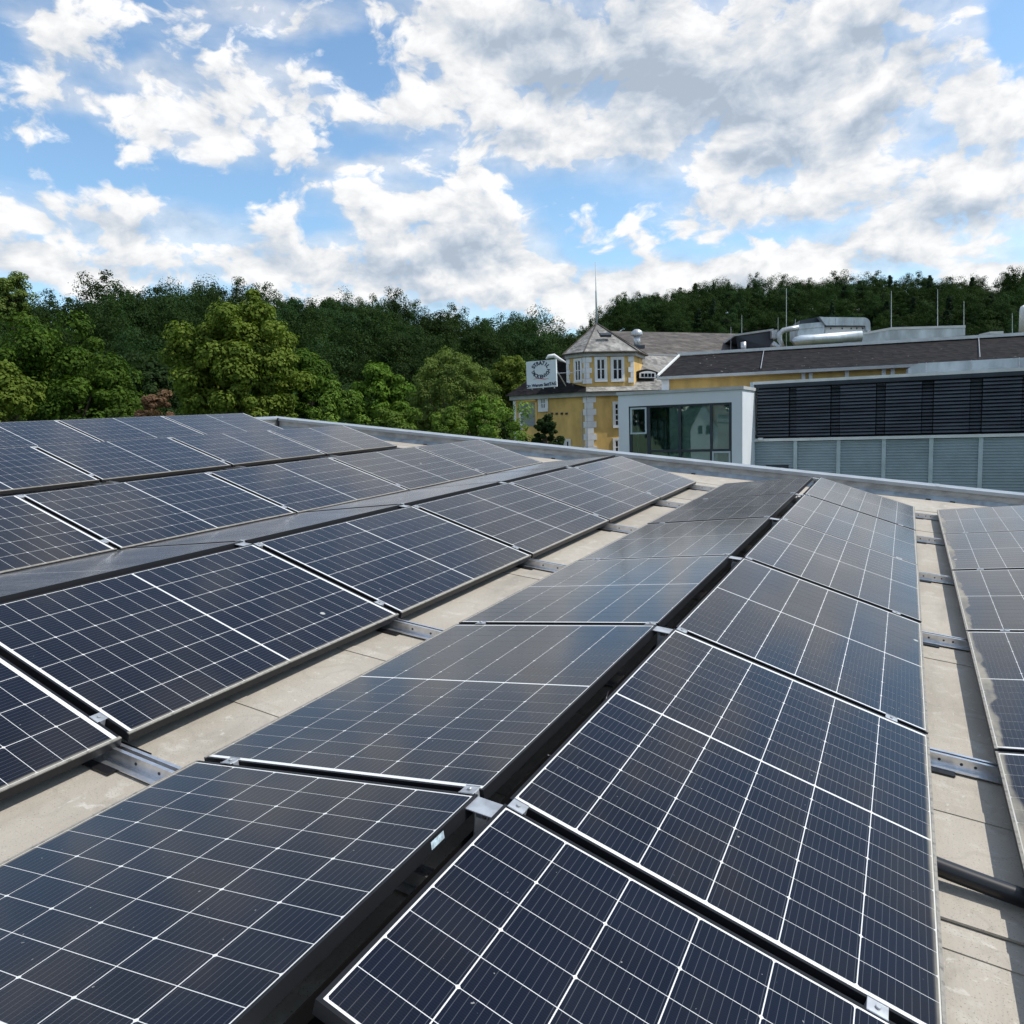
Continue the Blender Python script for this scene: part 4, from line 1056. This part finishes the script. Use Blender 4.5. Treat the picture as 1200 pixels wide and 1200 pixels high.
# trees behind the viewer that darken the reflection
for i in range(11):
    a = math.atan2(rf_.x, rf_.y) + (i - 5) * .17; dd = 118 + (i % 3) * 6; x_, y_ = dd * math.sin(a), dd * math.cos(a)
    V = crown('c', 12, 9, 14, 110, 70, 1.6, .25, 300 + i) + np.array([x_, y_, 1.5]); o = link('broadleaf_tree', mesh_quads('crown', V), L['dark'])
    tag(o, 'tree behind the viewer, seen only as dark green reflection in glass', 'tree', 'trees reflected in the annex window')

# --- louvred hall ----------------------------------------------------------------------
LF = Fac(885.5, 33.6, R_(-27)); zLt = (LF.uz(886, 449)[1] * .6 + LF.uz(1200, 433)[1] * .4); zLr = (LF.uz(886, 514.5)[1] * .6 + LF.uz(1200, 508.5)[1] * .4)
hall = empty('louvred_hall', tuple(LF.pt(0, 0, 0)), 'long hall with anthracite louvres above pale grey profiled sheet cladding', 'building')
uend = LF.uz(1290, 500)[0]
mb = MB(); LF.box(mb, 0, uend, -9, -.6, 0, zLt - .1); mb.build('body', M['darkmetal'], hall)
mb = MB(); LF.box(mb, -.1, uend, -.6, .12, zLt - .06, zLt + .06); LF.box(mb, -.1, uend, .03, .16, zLr - .1, zLr + .02); mb.build('rail', M['rail_w'], hall)
mb = MB(); LF.box(mb, -.22, -.05, -.3, .08, 0, zLt + .05); mb.build('edge_profile', M['post'], hall)
mb = MB(); LF.box(mb, 0, uend, -.02, .10, zLt - .22, zLt - .061); mb.build('louvre_head', M['darkmetal'], hall)
NB = 15; cols = [(840 + a / 3.333, 840 + b_ / 3.333) for a, b_ in ((283, 310), (445, 480), (622, 657), (800, 845), (988, 1035), (1190, 1240))]
edges = [0.06]
for a, b_ in cols: edges += [LF.uz(a, 480)[0], LF.uz(b_, 480)[0]]
edges.append(uend)
zb0 = zLr + .1; pitch = (zLt - .24 - zb0) / NB
for i in range(0, len(edges) - 1):
    ua, ub = edges[i], edges[i + 1]; deep = i % 2 == 1; mb = MB()
    for j in range(NB):
        z = zb0 + j * pitch; off = -.16 if deep else 0
        prof_ = [(off + .02, z), (off + .10, z + .012), (off + .05, z + pitch * .62), (off - .06, z + pitch * .8), (off - .065, z + pitch * .74), (off + .035, z + pitch * .58)]
        mb.prism([LF.pt(ua + .015, v_, z_) for v_, z_ in prof_], LF.u * (ub - ua - .03))
    mb.build('louvre_panel', M['louvre'], hall)
mb = MB()
pxs = [(932.3, .07), (982.7, .07), (1035.7, .08), (1091, .09), (1149, .09), (1210, .09)]
ups = [LF.uz(x_, 530)[0] for x_, _ in pxs]
for u in ups: mb = MB(); LF.box(mb, u - .075, u + .075, .02, .09, 0, zLr - .1); mb.build('post', M['post'], hall)
prev = -.05
for u in ups + [uend]:
    mb = MB(); z = zLr - .12; ua, ub = prev + .0, u - .0; hgt = .115
    while z > 2.0:
        pr = [(.0, z), (.035, z - .02), (.035, z - hgt * .55), (.0, z - hgt * .75), (.0, z - hgt)]
        P_ = [LF.pt(ua, v_, z_) for v_, z_ in pr] + [LF.pt(ua, -.04, z - hgt), LF.pt(ua, -.04, z)]
        mb.prism(P_, LF.u * (ub - ua)); z -= hgt
    mb.build('cladding_sheet', M['sheet'], hall); prev = u
mb = MB(); LF.pbox(mb, 897.5, 545, 924, 552, .03, .06); mb.build('vent_opening', M['darkmetal'], hall)
mb = MB(); LF.pbox(mb, 888, 513.2, 893.5, 516.2, .1, .22); mb.build('light_fitting', M['white'], hall)
# zinc duct along the top of the hall
ZD = Fac(1063, 31.6, R_(-22)); duct = empty('sheet_metal_duct', tuple(ZD.pt(0, 0, 9)), 'long pale zinc duct with slanted left end resting on the louvred hall roof', 'duct')
mb = MB(); zd0 = ZD.uz(1063, 439)[1]; zd1 = ZD.uz(1080, 425.5)[1]; e0 = ZD.uz(1072, 430)[0]; ue = 12
mb.prism([ZD.pt(0, 0, zd0), ZD.pt(ue, 0, zd0), ZD.pt(ue, 0, zd1), ZD.pt(e0 + .12, 0, zd1), ZD.pt(0, 0, zd0 + .25)], -ZD.n * 1.0); mb.build('casing', M['duct'], duct)
mb = MB()
for u in (.62, 2.2, 3.8, 5.4, 7.0, 8.6): ZD.box(mb, u, u + .04, 0, .02, zd0, zd1 + .012)
mb.build('flange', M['galv'], duct)
mb = MB()
for u in (.5, 4, 8, 11): ZD.box(mb, u, u + .1, -.8, -.2, 8.5, zd0)
mb.build('support', M['darkmetal'], duct)

# --- rear block with rooftop plant -----------------------------------------------------
BF = Fac(862, 52, R_(-8)); rear = empty('rear_block', tuple(BF.pt(0, 0, 0)), 'dark clad block with pale roof edge rising behind the slate roof', 'building')
def bpx(x_, y_, v=0): u, z = BF.uz(x_, y_, v); return BF.pt(u, v, z)
u0, z0 = BF.uz(862, 394); u1, z1 = BF.uz(906, 387.5)
ub = BF.uz(1290, 400)[0]
zt = BF.uz(1000, 403)[1]
mb = MB(); mb.prism([BF.pt(u0, 0, z0), BF.pt(u1, 0, z1), BF.pt(u1, 0, 0), BF.pt(u0 + 2.6, 0, 0), BF.pt(u0 + 2.6, 0, BF.uz(885, 412)[1])], -BF.n * 8); BF.box(mb, u1, ub, -8, -.5, 0, zt); mb.build('wall', mat('dark blue grey cladding', (.045, .052, .068), .6, .1, .1, 1), rear)
mb = MB(); mb.prism([BF.pt(u0 - .1, .1, z0), BF.pt(u1, .1, z1), BF.pt(u1, .1, z1 + .12), BF.pt(u0 - .1, .1, z0 + .12)], -BF.n * 8.2); mb.build('roof_edge', M['soffit'], rear)


def plant(name, label, cat, polys, m, v0, v1, parent=None):
    e = parent or empty(name, tuple(bpx(*polys[0][1][0])), label, cat)
    for pn, pts, a, b_, mm in polys: mb = MB(); BF.poly(mb, pts, a, b_); mb.build(pn, mm, e)
    return e


# ring duct (round elbow loop)
e = empty('ring_duct', tuple(bpx(920, 395)), 'round galvanised duct bending in a loop at the left end of the rooftop plant', 'duct')
mb = MB(); ring_pts = [bpx(905, 402, 1), bpx(911, 406.5, 1), bpx(917, 405, 1), bpx(913.5, 398, 1), bpx(913.8, 391, 1), bpx(918, 387.2, 1), bpx(926, 385.5, 1), bpx(936, 384, 1)]
mb.tube(ring_pts, .17, 12); mb.build('pipe', M['galv'], e, True)
mb = MB(); BF.poly(mb, [(904.5, 387), (911, 386), (911, 396), (904.5, 396)], -.8, .6); BF.poly(mb, [(904.5, 404.5), (911, 404), (911, 409), (904.5, 409)], -.8, .6); mb.build('flange', M['galv'], e)
e = empty('air_handling_unit', tuple(bpx(950, 390)), 'pale sheet metal air handling unit with black sloped panel on top', 'ventilation unit')
mb = MB(); BF.poly(mb, [(935, 380.5), (939, 379.5), (962, 377.5), (967, 378), (966, 393), (935, 396)], -1.6, .8); mb.build('casing', M['duct'], e)
mb = MB(); BF.poly(mb, [(937, 379.5), (937.5, 375.5), (960, 371.2), (963.5, 377.5)], -1.5, .4); mb.build('top_panel', M['darkmetal'], e)
mb = MB(); BF.poly(mb, [(935, 385), (966, 382.5), (966, 383.2), (935, 385.7)], .8, .86); mb.build('flange', M['galv'], e)
e = empty('exhaust_hood', tuple(bpx(990, 380)), 'long curved exhaust hood with rounded right end and perforated white side', 'ventilation unit')
mb = MB(); arcp = [(1011, 372)] + [(1012 + 8 * math.sin(a), 379.5 - 7.5 * math.cos(a)) for a in np.linspace(.2, 1.5, 7)] + [(1020.3, 387.5), (1015, 387.5), (1014, 381.5)]
BF.poly(mb, [(960, 371), (966, 371.6)] + arcp + [(968, 381.2)], -1.4, 1.0); mb.build('hood', M['duct'], e)
mb = MB(); BF.poly(mb, [(967, 382.5), (1014, 382.5), (1014.5, 391), (967, 393.5)], -1.2, .7); mb.build('side_panel', M['white'], e)
mb = MB()
for xx in (973.5, 987, 997.5, 1004, 1011): BF.pbox(mb, xx - .6, 384, xx + .8, 385.8, .68, .73)
BF.poly(mb, [(967, 380.9), (1014, 381.2), (1014, 382.6), (967, 382.6)], -1, .95); mb.build('fixing', M['darkmetal'], e)
mb = MB()
for xx in (972, 979.5, 991, 1001.5, 1013): BF.pbox(mb, xx - .25, 372.3, xx + .25, 380.8, .99, 1.03)
mb.build('seam', M['galv'], e)
o = MB().tube([bpx(930, 403, 1.6), bpx(934, 400, 1.6), bpx(940, 398.7, 1.6), bpx(1009.5, 393.6, 1.6)], [.26, .32, .33, .33], 14).build('round_duct', M['duct'], None, True); tag(o, 'long round galvanised duct running in front of the exhaust hood', 'duct')
e = empty('plant_enclosure', tuple(bpx(1060, 390)), 'long flat pale grey rooftop enclosure to the right of the exhaust hood', 'enclosure')
mb = MB(); BF.poly(mb, [(1010, 390), (1045, 383.6), (1131, 381.3), (1131, 393), (1010, 403.5)], -3, 1.2); mb.build('casing', M['duct'], e)
mb = MB(); BF.poly(mb, [(1009.5, 390.0), (1045, 383.5), (1131.5, 381.1), (1131.5, 384), (1045, 386.4), (1009.5, 392.6)], -3.05, 1.26); mb.build('edge_trim', M['rail_w'], e)
o = MB().tube([bpx(871.3, 414, 1), bpx(871.3, 400.8, 1)], .17, 12).build('vent_pipe', M['galv'], None, True); tag(o, 'short pale vent pipe stub in front of the dark block', 'pipe')
c = bpx(1198, 392, 1); o = MB().tube([c, c + Vector((0, 0, 1.45)), c + Vector((.02, 0, 1.62)), c + Vector((.1, 0, 1.72))], [.2, .2, .19, .1], 12).build('flue_pipe', M['rail_w'], None, True); tag(o, 'white capped flue pipe at the right edge above the slate roof', 'pipe')
o = MB(); BF.poly(o, [(1160, 391), (1160, 388.6), (1176, 388), (1176, 391)], -.5, 1); o = o.build('roof_hatch', M['rail_w']); tag(o, 'small flat pale hatch on the roof behind the slate ridge', 'hatch')
for x_, y0, y1, rd, lb in ((921.5, 338, 405, .045, 'tallest thin lightning rod, beside the ring duct'), (1044.5, 341, 384, .04, 'thin lightning rod on the left part of the flat enclosure'), (1098.8, 339, 382, .04, 'thin lightning rod on the middle of the flat enclosure'),
                           (1129.6, 353, 382, .035, 'short lightning rod at the right end of the flat enclosure'), (1186.3, 367, 391, .035, 'short lightning rod beside the white flue pipe'), (911.8, 372, 388, .03, 'small rod above the left end of the ring duct'), (932, 374, 386, .03, 'small rod between ring duct and air handling unit'), (869.3, 369, 393, .03, 'small rod with a tiny lamp at the corner of the dark block'), (856.5, 383, 417, .03, 'thin rod standing on the brown slate roof')):
    o = MB().tube([bpx(x_, y1 + 3, .9 if x_ > 900 else -.5), bpx(x_, y0, .9 if x_ > 900 else -.5)], [rd * .55, rd * .35], 6).build('lightning_rod', M['galv']); tag(o, lb, 'lightning rod', 'thin rods on the rear roofs')
